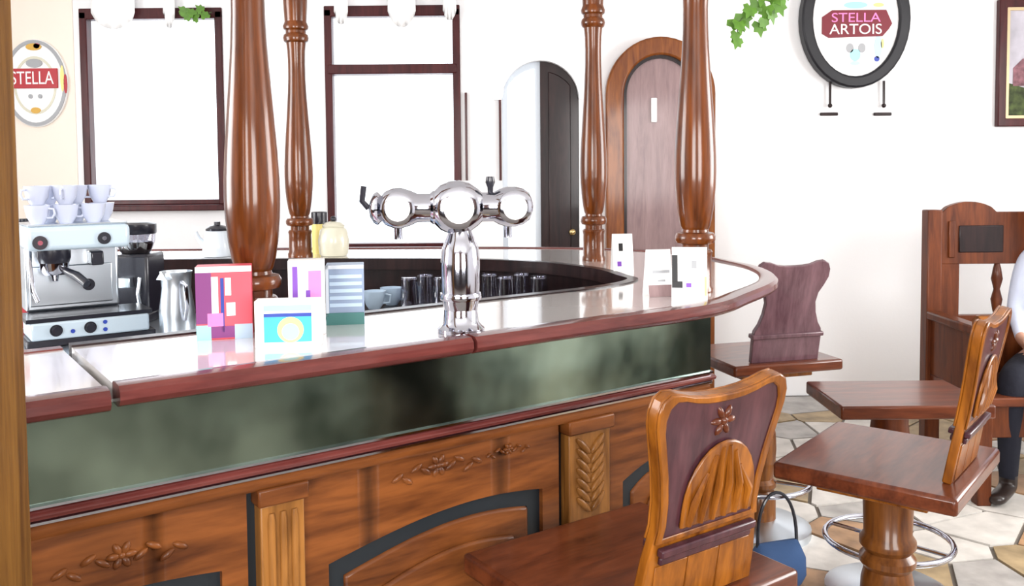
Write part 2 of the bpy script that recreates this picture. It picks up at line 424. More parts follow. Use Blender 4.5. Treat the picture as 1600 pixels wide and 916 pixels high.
# thin upright strip between window and arched door
for nm_, px_ in (('trim_2', 728), ('trim_5', 781)):
    a = at_y(px_, 145, YB); b = at_y(px_, 282, YB)
    bm = nb(); box(bm, a.x - .007, a.x + .007, YB - .02, YB, b.z, a.z); obj(nm_, bm, 'window_wood', kind='structure')

# ================================================================== LEFT FOREGROUND POST
p = at_y(36, 400, 1.16)
pst = thing('timber_post', 'rough golden brown timber post rising beside the bar flap', 'post', (p.x - .06, 1.06, 0))
bm = nb(); box(bm, -.06, .06, 0, .1, .03, H); obj('post_shaft', bm, 'post_wood', pst, bevel=.008)
bm = nb(); box(bm, -.075, .075, -.012, .112, 0, .03); obj('post_foot', bm, 'post_wood', pst, bevel=.004)

# ================================================================== THE BAR
ZB = 1.12
s0 = at_z(185, 604, ZB); s1 = at_z(1110, 476, ZB)
tdir = Vector((s1.x - s0.x, s1.y - s0.y)).normalized(); ndir = Vector((tdir.y, -tdir.x))   # ndir points to the guests
def along(s): return (s0.x + tdir.x * s, s0.y + tdir.y * s)
S_end = (Vector((s1.x, s1.y)) - Vector((s0.x, s0.y))).length
q = at_z(755, 533, ZB); S_joint = (Vector((q.x, q.y)) - Vector((s0.x, s0.y))).dot(tdir)
SS = [0, S_joint * .5, S_joint, (S_joint + S_end) / 2, S_end]
zpt = lambda a, b: tuple(at_z(a, b, ZB)[:2])
e_ = zpt(1209, 438)
ctrl = [along(t) for t in SS] + [zpt(1166, 458), e_, (e_[0] + .05, e_[1] + .25), (e_[0] + .02, e_[1] + .50), (.62, 3.50), (.25, 3.72), (-.3, 3.80), (-1.0, 3.82), (-2.0, 3.82)]
OUT = catmull(ctrl, 10)
INNER_C = [tuple(Vector(along(t)) - ndir * .42) for t in SS] + [zpt(985, 437), zpt(970, 430), zpt(940, 421), zpt(900, 415), zpt(840, 409), zpt(740, 405), zpt(600, 404), (-1.2, 3.36), (-2.0, 3.36)]
INN = catmull(INNER_C, 10)
eb = along(S_end + .04)
BODY = [along(-.75)] + [along(t) for t in SS[:-1]] + [eb, (eb[0] - .03, eb[1] + .09)] + catmull([(eb[0] - .035, eb[1] + .16), (.44, 2.80), (.40, 3.15), (.20, 3.48), (-.3, 3.66), (-1.0, 3.70), (-2.0, 3.70)], 6)
def resample(P, n):
    d = [0]
    for a, b in zip(P, P[1:]): d.append(d[-1] + math.hypot(b[0] - a[0], b[1] - a[1]))
    out = []; j = 0
    for k in range(n):
        t = d[-1] * k / (n - 1)
        while j < len(d) - 2 and d[j + 1] < t: j += 1
        u = (t - d[j]) / max(d[j + 1] - d[j], 1e-9); out.append((P[j][0] + (P[j + 1][0] - P[j][0]) * u, P[j][1] + (P[j + 1][1] - P[j][1]) * u))
    return out
assert len(OUT) == len(INN), (len(OUT), len(INN))
bar = thing('bar_counter', 'long curved wooden bar counter with glossy top and greenish metal apron', 'bar counter', (s0.x, s0.y, 0))
P_ = lambda nm, bm, mt, **k: obj(nm, bm, mt, bar, world=True, **k)
bm = nb(); ribbon(bm, offset(OUT, -.035), INN, ZB - .03, ZB - .003); P_('countertop', bm, 'bar_lacquer')
jn = 21                                                    # index of the joint in the rim
def sweep(bm, path, prof):
    """prof: list of (outward, z)"""
    rows = [offset(path, o) for o, z in prof]
    V = [[bm.verts.new((rows[k][i][0], rows[k][i][1], prof[k][1])) for k in range(len(prof))] for i in range(len(path))]
    m = len(prof)
    for A, B in zip(V, V[1:]):
        for k in range(m): bm.faces.new((A[k], A[(k + 1) % m], B[(k + 1) % m], B[k]))
    bm.faces.new(V[0][::-1]); bm.faces.new(V[-1]); return bm
RIM = [(-.045, ZB - .034), (-.045, ZB - .003), (-.040, ZB + .001), (-.02, ZB + .003), (.002, ZB + .001), (.010, ZB - .007), (.011, ZB - .020), (.005, ZB - .029), (-.008, ZB - .034)]
def rim_slice(path): return sweep(nb(), path, RIM)
P_('rim', rim_slice(OUT[:jn]), 'rim_wood')
P_('rim', rim_slice([tuple(Vector(OUT[jn - 1]) + tdir * .008)] + OUT[jn:]), 'rim_wood')
bm = nb(); ribbon(bm, offset(INN, .02), offset(INN, -.012), ZB - .04, ZB + .001); P_('inner_edge', bm, 'dark_wood')
# apron, ledge, body
ZS = .945
bm = nb(); ribbon(bm, offset(BODY, -.03), offset(BODY, -.05), ZS, ZB - .03); P_('metal_apron', bm, 'apron_metal')
bm = nb(); sweep(bm, BODY, [(-.05, ZS + .0005), (-.05, ZS + .007), (-.029, ZS + .007), (-.022, ZS + .0045), (-.022, ZS + .0005)]); P_('metal_strip', bm, 'chrome')
bm = nb(); sweep(bm, BODY, [(-.06, ZS - .018), (-.06, ZS), (-.03, ZS), (-.018, ZS - .003), (-.013, ZS - .008), (-.016, ZS - .014), (-.026, ZS - .018)]); P_('ledge', bm, 'rim_wood')
bm = nb(); sweep(bm, BODY, [(-.06, ZS - .027), (-.06, ZS - .018), (-.028, ZS - .018), (-.024, ZS - .0205), (-.024, ZS - .0245), (-.028, ZS - .027)]); P_('metal_strip', bm, 'chrome')
bm = nb(); sweep(bm, BODY, [(-.07, ZS - .05), (-.07, ZS - .027), (-.036, ZS - .027), (-.03, ZS - .034), (-.03, ZS - .042), (-.036, ZS - .05)]); P_('ledge_bead', bm, 'panel_wood')
bm = nb(); ribbon(bm, offset(BODY, -.075), offset(BODY, -.11), .02, ZS - .03); P_('bar_body', bm, 'panel_wood')
bm = nb(); ribbon(bm, offset(BODY, -.06), offset(BODY, -.10), .0, .10); P_('kick_board', bm, 'dark_wood')
INB = offset(INN, .05)
bm = nb(); ribbon(bm, INB, offset(INN, .03), .02, ZB - .04); P_('inner_face', bm, 'dark_wood')

# front panels in (s, z) on the straight run; origin s=0 at s0
def FM(off):                                     # local x = along, y = into the bar, z = up
    return Matrix(((tdir.x, -ndir.x, 0, s0.x + ndir.x * off), (tdir.y, -ndir.y, 0, s0.y + ndir.y * off), (0, 0, 1, 0), (0, 0, 0, 1)))
def s_at(px, py, off=-.05):
    p = Vector((s0.x + ndir.x * off, s0.y + ndir.y * off, 0)); q = at_plane(px, py, p, Vector((ndir.x, ndir.y, 0)))
    return (Vector((q.x, q.y)) - Vector((s0.x, s0.y))).dot(tdir), q.z
FM5 = FM(-.05)
sp1a, _ = s_at(403, 800); sp1b, _ = s_at(472, 790); sp2a, _ = s_at(884, 700); sp2b, _ = s_at(948, 690)
PW = sp2a - sp1b
ztop = ZS - .05
def arch_panel(sa, sb, rise=.075, zs=None):
    bm = nb(); box(bm, sb - .022, sb + .002, .018, .026, .1, ZS - .055, M=FM5); P_('gap_shade', bm, 'dark_paint_and_shade')  # near-black strip: shade painted into the gap beside the pilaster
    """frame plate with arched opening, dark moulding, raised arched field"""
    g = .004; sa += g; sb -= .020
    _, zsp = (0, zs)
    x0, x1 = sa + .045, sb - .045
    bm = nb()
    nn = 18
    top = [(x0 + (x1 - x0) * i / nn, zs + rise * math.sin(.75 * math.pi * i / nn)) for i in range(nn + 1)]
    for a, b in zip(top, top[1:]): prism(bm, [a, b, (b[0], ztop), (a[0], ztop)], 0, .026, M=FM5)
    prism(bm, [(sa, .1), (x0, .1), (x0, ztop), (sa, ztop)], 0, .026, M=FM5)
    prism(bm, [(x1, .1), (sb, .1), (sb, ztop), (x1, ztop)], 0, .026, M=FM5)
    prism(bm, [(x0, .1), (x1, .1), (x1, .2), (x0, .2)], 0, .026, M=FM5)
    bmesh.ops.remove_doubles(bm, verts=bm.verts, dist=1e-5)
    pn = P_('front_panel', bm, 'panel_wood')
    m = .034
    inner = [(x0 + m + (x1 - x0 - 2 * m) * i / nn, zs - m + rise * math.sin(.75 * math.pi * i / nn)) for i in range(nn + 1)]
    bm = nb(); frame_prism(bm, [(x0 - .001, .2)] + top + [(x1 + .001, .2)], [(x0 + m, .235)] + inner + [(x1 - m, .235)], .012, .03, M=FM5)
    obj('arch_moulding', bm, 'dark_paint_and_shade', pn, world=True)
    m2 = .042
    inner2 = [(x0 + m2 + (x1 - x0 - 2 * m2) * i / nn, zs - m2 + rise * math.sin(.75 * math.pi * i / nn)) for i in range(nn + 1)]
    bm = nb(); prism(bm, [(x0 + m, .236)] + [(a, b) for a, b in inner] + [(x1 - m, .236)], .006, .03, M=FM5)
    obj('raised_field', bm, 'panel_wood', pn, world=True, bevel=.006)
    m3 = .075
    inner3 = [(x0 + m3 + (x1 - x0 - 2 * m3) * i / nn, zs - m3 - .01 + rise * math.sin(.75 * math.pi * i / nn)) for i in range(nn + 1)]
    bm = nb(); prism(bm, [(x0 + m3, .28)] + inner3 + [(x1 - m3, .28)], -.004, .01, M=FM5)
    obj('centre_field', bm, 'panel_wood', pn, world=True, bevel=.006)
    return pn
def sprig(parent, sc, zc, k=1.0, seed=0):
    """carved flower spray: leaves and a rosette in low relief"""
    rr = random.Random(seed); bm = nb()
    def lf_(x, z, a, l, w):
        M = FM5 @ Matrix.Translation((x, 0, z)) @ Matrix.Rotation(a, 4, 'Y') @ Matrix.Diagonal((l, .006, w, 1))
        bmesh.ops.create_uvsphere(bm, u_segments=10, v_segments=6, radius=1, matrix=M)
    for i in range(6): lf_(sc + .012 * k * math.cos(i * 1.047), zc + .012 * k * math.sin(i * 1.047), -i * 1.047, .010 * k, .006 * k)
    lf_(sc, zc, 0, .006 * k, .006 * k)
    for sgn in (-1, 1):
        for i in range(4):
            lf_(sc + sgn * k * (.026 + .019 * i), zc + k * (.002 - .005 * i + (.007 if i % 2 else -.007)), sgn * (.5 if i % 2 else -.6), .013 * k, .0055 * k)
    return obj('carving', bm, 'panel_wood', parent, world=True)
_, zs1 = s_at(520, 872)
z_spring = s_at(514, 882)[1]; rise1 = s_at(740, 782)[1] - z_spring
pn = arch_panel(sp1b, sp2a, rise1, z_spring); sprig(pn, (sp1b + sp2a) / 2 - .02, ztop - .033, 1.1)
sprig(pn, (sp1b + sp2a) / 2 + .15, ztop - .032, .6)
L0 = sp1a - PW
pn = arch_panel(L0, sp1a, rise1 * .8, s_at(330, 893)[1] - rise1 * .66); sprig(pn, s_at(190, 865)[0], s_at(190, 868)[1], 1.1)
def pilaster(sa, sb, carved):
    bm = nb(); box(bm, sa, sb, -.012, .03, .1, ztop - .03, M=FM5); pl = P_('pilaster', bm, 'panel_wood_upright', bevel=.003)
    bm = nb(); box(bm, sa - .006, sb + .006, -.022, .03, ztop - .03, ztop + .002, M=FM5); obj('capital', bm, 'panel_wood', pl, world=True, bevel=.004)
    bm = nb(); box(bm, sa - .006, sb + .006, -.022, .03, .02, .12, M=FM5); obj('plinth', bm, 'panel_wood', pl, world=True, bevel=.004)
    w = sb - sa
    if carved:
        bm = nb()
        for i in range(7):
            for sg in (-1, 1):
                M = FM5 @ Matrix.Translation((sa + w / 2 + sg * w * .17, -.013, ztop - .06 - i * .022)) @ Matrix.Rotation(sg * -.8, 4, 'Y') @ Matrix.Diagonal((w * .24, .008, .008, 1))
                bmesh.ops.create_uvsphere(bm, u_segments=10, v_segments=6, radius=1, matrix=M)
        obj('leaf_carving', bm, 'panel_wood_upright', pl, world=True)
    else:
        for i in range(3):
            c = sa + w * (.24 + .26 * i); bm = nb()
            M = FM5 @ Matrix.Translation((c, -.012, 0))
            lathe(bm, [(.006, .14), (.007, .16), (.007, ztop - .06), (.005, ztop - .045)], 10, M); obj('reed', bm, 'panel_wood_upright', pl, world=True)
pilaster(sp1a, sp1b, False); pilaster(sp2a, sp2b, True)
pn = arch_panel(sp2b, S_end + .02, rise1 * .8, z_spring)
# metal-capped corner post where the body ends, plain boards round the end
bm = nb(); box(bm, S_end + .02, S_end + .042, -.004, .05, .02, ZB - .035, M=FM5); P_('corner_post', bm, 'steel', bevel=.003)
i_ = 7
for k in range(5):
    seg_ = BODY[i_ + k * 4: i_ + k * 4 + 5]
    bm = nb(); ribbon(bm, offset(seg_, -.05), offset(seg_, -.075), .1, ztop); P_('end_board', bm, 'panel_wood_upright')

# hinged flap at the left end of the bar
fa, fb = -.72, -.012
flap = thing('bar_flap', 'hinged bar flap with a reddish rim beside the timber post', 'bar flap', (*along(-.4), 0))
Q_ = lambda nm, bm, mt, **k: obj(nm, bm, mt, flap, world=True, **k)
FM0 = FM(0)
DZF = .006
fp = [along(fa), along(fb)]
bm = nb(); box(bm, fa, fb, .04, .42, ZB - .03 - DZF, ZB - .003 - DZF, M=FM0); Q_('flap_top', bm, 'bar_lacquer')
Q_('rim', sweep(nb(), fp, [(o - .004, z - DZF) for o, z in RIM]), 'rim_wood')
bm = nb(); box(bm, fa, fb, .42, .45, ZB - .04 - DZF, ZB - DZF, M=FM0); Q_('inner_edge', bm, 'rim_wood')

# lower worktops inside the island
wk = thing('worktop', 'low steel worktop behind the bar under the coffee machine', 'worktop', (-1.55, 2.7, 0))
bm = nb(); box(bm, -2.05, -.72, 2.32, 3.14, .91, .95); obj('top', bm, 'steel', wk, world=True, bevel=.004)
bm = nb(); box(bm, -2.0, -.76, 2.36, 3.10, 0, .91); obj('cabinet_body', bm, 'dark_wood', wk, world=True)
for k in range(3):
    bm = nb(); box(bm, -1.98 + k * .41, -1.59 + k * .41, 2.342, 2.36, .08, .88); dd = obj('cabinet_door', bm, 'dark_wood', wk, world=True, bevel=.004)
    bm = nb(); tube(bm, [(-1.64 + k * .41, 2.336, .7), (-1.64 + k * .41, 2.325, .7), (-1.64 + k * .41, 2.325, .82), (-1.64 + k * .41, 2.336, .82)], .004, 8); obj('handle', bm, 'chrome', dd, world=True)
ws = thing('glass_shelf', 'low dark shelf along the inner side of the rear counter', 'shelf', (-.2, 3.2, 0))
bm = nb(); box(bm, -.70, .13, 2.97, 3.17, .95, .98); obj('shelf_board', bm, 'dark_wood', ws, world=True)
for x in (-.68, -.25, .10):
    bm = nb(); box(bm, x, x + .02, 3.0, 3.16, 0, .95); obj('shelf_support', bm, 'dark_wood', ws, world=True)

# ================================================================== COLUMNS
def column(px, y, scale, label, dz=0.0):
    """dz raises everything above the plinth"""
    c = at_y(px, 420, y); rt = thing('turned_column', label, 'column', (c.x, y, ZB - .003))
    top = H - ZB + .003
    def part(nm, prof):
        bm = nb(); lathe(bm, [(r * scale, min(z, top)) for r, z in prof], 32); obj(nm, bm, 'column_wood', rt)
    def sh(prof): return [(r, z + dz) for r, z in prof]
    part('plinth', [(.046, 0), (.046, .012), (.042, .018)] + sh([(.041, .085), (.044, .098), (.040, .104)]))
    part('ring', sh([(.034, .104), (.034, .118), (.047, .122), (.051, .130), (.051, .140), (.047, .148), (.034, .151), (.033, .158)]))
    part('shaft', sh([(.033, .158), (.037, .166), (.0415, .185), (.047, .22), (.0515, .27), (.053, .31), (.0525, .35), (.0495, .41), (.0445, .48), (.0385, .56), (.034, .63), (.0315, .69), (.031, .74), (.0325, .79), (.036, .82)]))
    part('collar', sh([(.036, .82), (.044, .826), (.047, .838), (.044, .85), (.037, .856), (.037, .866), (.045, .872), (.047, .882), (.043, .892), (.040, .90)]))
    part('upper_shaft', sh([(.040, .90), (.043, .96), (.047, 1.05), (.048, 1.12), (.044, 1.25), (.037, 1.38), (.034, 1.45), (.046, 1.46)]) + [(.046, top)])
    return rt
column(397, 1.88, 1.09, 'thick turned column behind the red and blue counter boxes', -.035)
column(1086, 2.38, 1.04, 'turned column beside the menu cards at the bar bend', .01)
column(470, 3.46, 1.03, 'slim looking turned column on the rear counter next to the pale jar')
column(928, 3.22, .92, 'turned column on the rear counter between the two arched doors', .01)

# ================================================================== STOOLS
def back_outline():
    half = [(.136, 0), (.134, .06), (.129, .10), (.122, .13), (.117, .155), (.119, .20), (.128, .25), (.141, .30), (.150, .335), (.151, .358), (.144, .378), (.128, .388), (.106, .386), (.08, .379), (.05, .374), (.02, .372)]
    return half
def plain_outline():
    return [(.142, 0), (.144, .10), (.140, .125), (.124, .15), (.110, .19), (.104, .23), (.112, .265), (.132, .295), (.148, .325), (.151, .355), (.142, .378), (.124, .389), (.098, .386), (.07, .376), (.04, .372), (.01, .371)]
def stool(label, loc, face, carved=True):
    """local: +y is the way the sitter faces, backrest at -y"""
    rt = thing('bar_stool', label, 'stool', loc, face)
    SW, SD, ZT = .46, .42, .72
    bm = nb(); box(bm, -SW / 2, SW / 2, -SD / 2, SD / 2, ZT - .042, ZT); obj('seat', bm, 'seat_wood', rt, bevel=.009)
    bm = nb(); box(bm, -.15, .15, -.13, .13, ZT - .075, ZT - .042); obj('seat_block', bm, 'stool_wood', rt, bevel=.004)
    bm = nb(); lathe(bm, [(.065, .05), (.065, .16), (.055, .175), (.067, .19), (.067, .205), (.054, .22), (.062, .28), (.066, .34), (.063, .40), (.056, .43), (.068, .445), (.068, .46), (.056, .475), (.068, .49), (.068, .505), (.058, .52), (.062, ZT - .075)], 28); obj('pedestal', bm, 'pedestal_wood', rt)
    bm = nb(); lathe(bm, [(.20, 0), (.20, .03), (.17, .045), (.08, .055), (.066, .06)], 32); obj('foot_plate', bm, 'steel', rt)
    bm = nb(); tube(bm, [(.195 * math.cos(a), .195 * math.sin(a), .21) for a in [2 * math.pi * i / 36 for i in range(36)]], .010, 10, True)
    fr = obj('foot_ring', bm, 'chrome', rt)
    for k in range(4):
        a = math.pi / 4 + k * math.pi / 2; bm = nb(); tube(bm, [(.055 * math.cos(a), .055 * math.sin(a), .21), (.19 * math.cos(a), .19 * math.sin(a), .21)], .007, 8); obj('ring_spoke', bm, 'chrome', fr)
    # backrest leaning back
    tilt = R(10)
    M = Matrix.Translation((0, -SD / 2 + .045, ZT)) @ Matrix.Rotation(tilt, 4, 'X')
    half = back_outline() if carved else plain_outline(); out = half + [(-x, z) for x, z in reversed(half)]
    bm = nb(); prism(bm, out, -.010, .010, M=M); br = obj('backrest', bm, 'stool_wood' if carved else 'sheen_back_wood', rt, bevel=.003)
    if not carved:
        bm = nb(); box(bm, -.150, .150, -.018, .018, .095, .112, M=M); obj('ledge', bm, 'sheen_back_wood', br, bevel=.004)
        return rt
    # raised rim on both faces above the ledge
    up = [(x, z) for x, z in half if z > .12]
    ol = [(.122, .132)] + up[1:] + [(-x, z) for x, z in reversed(up[1:])] + [(-.122, .132)]
    def shrink(q):
        x, z = q; return (x * .87, .14 + (z - .132) * .93 - (.004 if z > .3 else 0))
    il = [shrink(q) for q in ol]
    for sg in (-1, 1):
        bm = nb(); prism(bm, il, sg * .0095, sg * .0115, M=M); obj('inset_panel', bm, 'back_wood', br)
    bm = nb()
    frame_prism(bm, ol, il, -.015, -.0095, M=M); obj('rim_back', bm, 'stool_wood', br, bevel=.004)
    bm = nb(); frame_prism(bm, ol, il, .0095, .015, M=M); obj('rim_front', bm, 'stool_wood', br, bevel=.004)
    # shelf-like ledge and the boards below
    for sgn in (-1, 1):
        bm = nb(); y0, y1 = (-.024, -.0095) if sgn < 0 else (.0095, .024)
        box(bm, -.112, .112, y0, y1, .110, .124, M=M); box(bm, -.108, .108, (y0 + .006) if sgn < 0 else y0, y1 if sgn < 0 else y1 - .006, .094, .108, M=M); obj('ledge', bm, 'back_wood', br, bevel=.003)
        for k in range(3):
            bm = nb(); y0, y1 = (-.0125, -.0095) if sgn < 0 else (.0095, .0125)
            box(bm, -.112 + k * .076, -.112 + k * .076 + .072, y0, y1, .004, .09, M=M); obj('lower_board', bm, 'stool_wood', br, bevel=.002)
    # carving in relief on the rear face: domed basket with ribs and a flower over it
    bm = nb()
    cx, cz = .012, .150
    dome = [(cx - .085, cz)] + [(cx - .085 * math.cos(math.pi * i / 14), cz + .035 + .105 * math.sin(math.pi * i / 14)) for i in range(15)] + [(cx + .085, cz)]
    prism(bm, dome, -.019, -.012, M=M)
    cv = obj('carving', bm, 'stool_wood', br, bevel=.004)
    for k in range(6):
        a = -.068 + k * .0272; h = .035 + .105 * math.sqrt(max(0, 1 - (a / .085) ** 2)) - .008
        bm = nb(); tube(bm, [M @ Vector((cx + a * 1.0, -.018, cz + .004)), M @ Vector((cx + a * .95, -.022, cz + h * .5)), M @ Vector((cx + a * .55, -.018, cz + h))], [.006, .0075, .004], 8); obj('rib', bm, 'stool_wood', cv)
    bm = nb()
    for k in range(6):
        a = k * math.pi / 3
        bmesh.ops.create_uvsphere(bm, u_segments=8, v_segments=6, radius=1, matrix=M @ Matrix.Translation((.016 * math.cos(a), -.011, .325 + .016 * math.sin(a))) @ Matrix.Rotation(-a, 4, 'Y') @ Matrix.Diagonal((.013, .007, .006, 1)))
    bmesh.ops.create_uvsphere(bm, u_segments=8, v_segments=6, radius=1, matrix=M @ Matrix.Translation((0, -.011, .325)) @ Matrix.Diagonal((.008, .009, .008, 1)))
    obj('rosette', bm, 'seat_wood', br)
    return rt
def face_angle(u): return math.atan2(-u[0], u[1])
def seat_centre(C, u, v, sw=.46, sd=.42): return (C[0] + u[0] * sd / 2 + v[0] * sw / 2, C[1] + u[1] * sd / 2 + v[1] * sw / 2, 0)
ZSEAT = .72
def unit(a, b): l = math.hypot(a, b); return (a / l, b / l)
# nearest stool: back bottom centre about (.33, 1.52)
u = unit(-.57, .82); bc = (.302, 1.495)
stool('wooden stool with carved back pushed up to the arched bar panel', (bc[0] + u[0] * .165, bc[1] + u[1] * .165, 0), face_angle(u))
C = at_z(1496, 782, ZSEAT); u = unit(-.78, .63); v = (-u[1] * -1, u[0] * -1); v = (u[1], -u[0])
stool('wooden stool with its seat in front of the settle, back turned to the right wall', seat_centre(C, u, v), face_angle(u))
Lp = at_z(1148, 574, ZSEAT); u = unit(-.27, .96); v = (u[1], -u[0])
stool('plain dark backed wooden stool at the rounded far end of the bar', seat_centre(Lp, u, v), face_angle(u), carved=False)
# backless stool in front of the settle
rt = stool_b = thing('backless_stool', 'backless wooden stool with pale lit seat edge before the settle', 'stool', (1.25, 2.94, 0))
bm = nb(); a = at_z(1315, 636, ZSEAT); b = at_z(1270, 600, ZSEAT)
box(bm, a.x - 1.25, a.x - 1.25 + .47, a.y - 2.94, b.y - 2.94 + .04, ZSEAT - .042, ZSEAT); obj('seat', bm, 'seat_wood', rt, bevel=.006)
bm = nb(); box(bm, -.13, .13, -.11, .13, ZSEAT - .07, ZSEAT - .042); obj('seat_block', bm, 'stool_wood', rt, bevel=.004)
bm = nb(); lathe(bm, [(.065, .05), (.065, .16), (.055, .175), (.067, .19), (.067, .205), (.056, .22), (.064, .30), (.064, .55), (.058, .60), (.062, ZSEAT - .07)], 28); obj('pedestal', bm, 'settle_wood', rt)
bm = nb(); lathe(bm, [(.20, 0), (.20, .03), (.17, .045), (.08, .055), (.066, .06)], 32); obj('foot_plate', bm, 'steel', rt)
bm = nb(); tube(bm, [(.2 * math.cos(a), .2 * math.sin(a), .20) for a in [2 * math.pi * i / 36 for i in range(36)]], .010, 10, True); fr = obj('foot_ring', bm, 'chrome', rt)
for k in range(4):
    a = math.pi / 4 + k * math.pi / 2; bm = nb(); tube(bm, [(.055 * math.cos(a), .055 * math.sin(a), .20), (.195 * math.cos(a), .195 * math.sin(a), .20)], .007, 8); obj('ring_spoke', bm, 'chrome', fr)

# ================================================================== SETTLE AND SITTER
a = at_y(1444, 460, 4.25); sx0 = a.x; SY = 4.25
st = thing('settle', 'high-backed dark wooden settle with scalloped top against the white wall', 'settle', (sx0, SY, 0))
SWd = 1.7
ztp = at_y(1444, 328, SY).z
def sp(nm, bm, mt='settle_wood', parent=None, **k): return obj(nm, bm, mt, parent or st, **k)
bm = nb(); box(bm, 0, .07, -.03, .04, 0, ztp); sp('back_post', bm, bevel=.006)
bm = nb(); box(bm, SWd - .07, SWd, -.03, .04, 0, ztp); sp('back_post', bm, bevel=.006)
def zl(py): return at_y(1500, py, SY).z
# scalloped crest
top = []
for i in range(0, 61):
    x = .07 + (SWd - .14) * i / 60; ph = (x - .07) / .26
    w = max(0, math.sin(ph * math.pi)) ** .6 * .05 if int(ph) % 2 == 0 else 0
    top.append((x, ztp - .012 + w * 1.0))
bm = nb(); prism(bm, [(.07, zl(412))] + top + [(SWd - .07, zl(412))], -.02, .02); sp('crest', bm, bevel=.003)
bm = nb(); box(bm, .10, .13, -.03, -.018, zl(402), zl(345)); sp('crest_moulding', bm, bevel=.004)
for x_ in (.15, .66, 1.18):
    bm = nb(); box(bm, x_, x_ + .21, -.027, -.018, zl(394), zl(352)); sp('crest_panel', bm, mt='dark_wood', bevel=.004)
bm = nb(); box(bm, .07, SWd - .07, -.02, .02, .30, zl(492)); sp('back_board', bm)
opx0 = at_y(1495, 450, SY).x - sx0
bm = nb(); box(bm, .07, opx0, -.02, .02, zl(492), zl(412)); sp('back_stile', bm)
for k in range(5):
    x = opx0 + .19 + k * .24; zz0, zz1 = zl(492), zl(412); dz = zz1 - zz0
    if x > SWd - .1: continue
    bm = nb(); lathe(bm, [(.012, zz0), (.018, zz0 + dz * .1), (.026, zz0 + dz * .3), (.014, zz0 + dz * .5), (.026, zz0 + dz * .7), (.018, zz0 + dz * .9), (.012, zz1)], 16, Matrix.Translation((x, 0, 0))); sp('spindle', bm)
bm = nb(); box(bm, .02, SWd - .02, -.50, -.02, .42, .46); sp('seat', bm, mt='seat_wood', bevel=.006)
bm = nb(); box(bm, .05, SWd - .05, -.47, -.44, .28, .42); sp('seat_rail', bm, bevel=.004)
for x in (.0, SWd - .06):
    bm = nb(); box(bm, x, x + .06, -.52, -.46, 0, .76); ap = sp('arm_post', bm, bevel=.006)
    bm = nb(); box(bm, x - .005, x + .065, -.50, -.03, .72, .76); obj('armrest', bm, 'settle_wood', ap, bevel=.01)
    bm = nb(); lathe(bm, [(.042, -.036), (.046, -.02), (.046, .02), (.042, .036)], 20, Matrix.Translation((x + .03, -.50, .77)) @ Matrix.Rotation(R(90), 4, 'Y')); obj('arm_scroll', bm, 'stool_wood', ap)
    bm = nb(); box(bm, x + .02, x + .04, -.46, -.03, .46, .72); obj('side_panel', bm, 'settle_wood', ap)

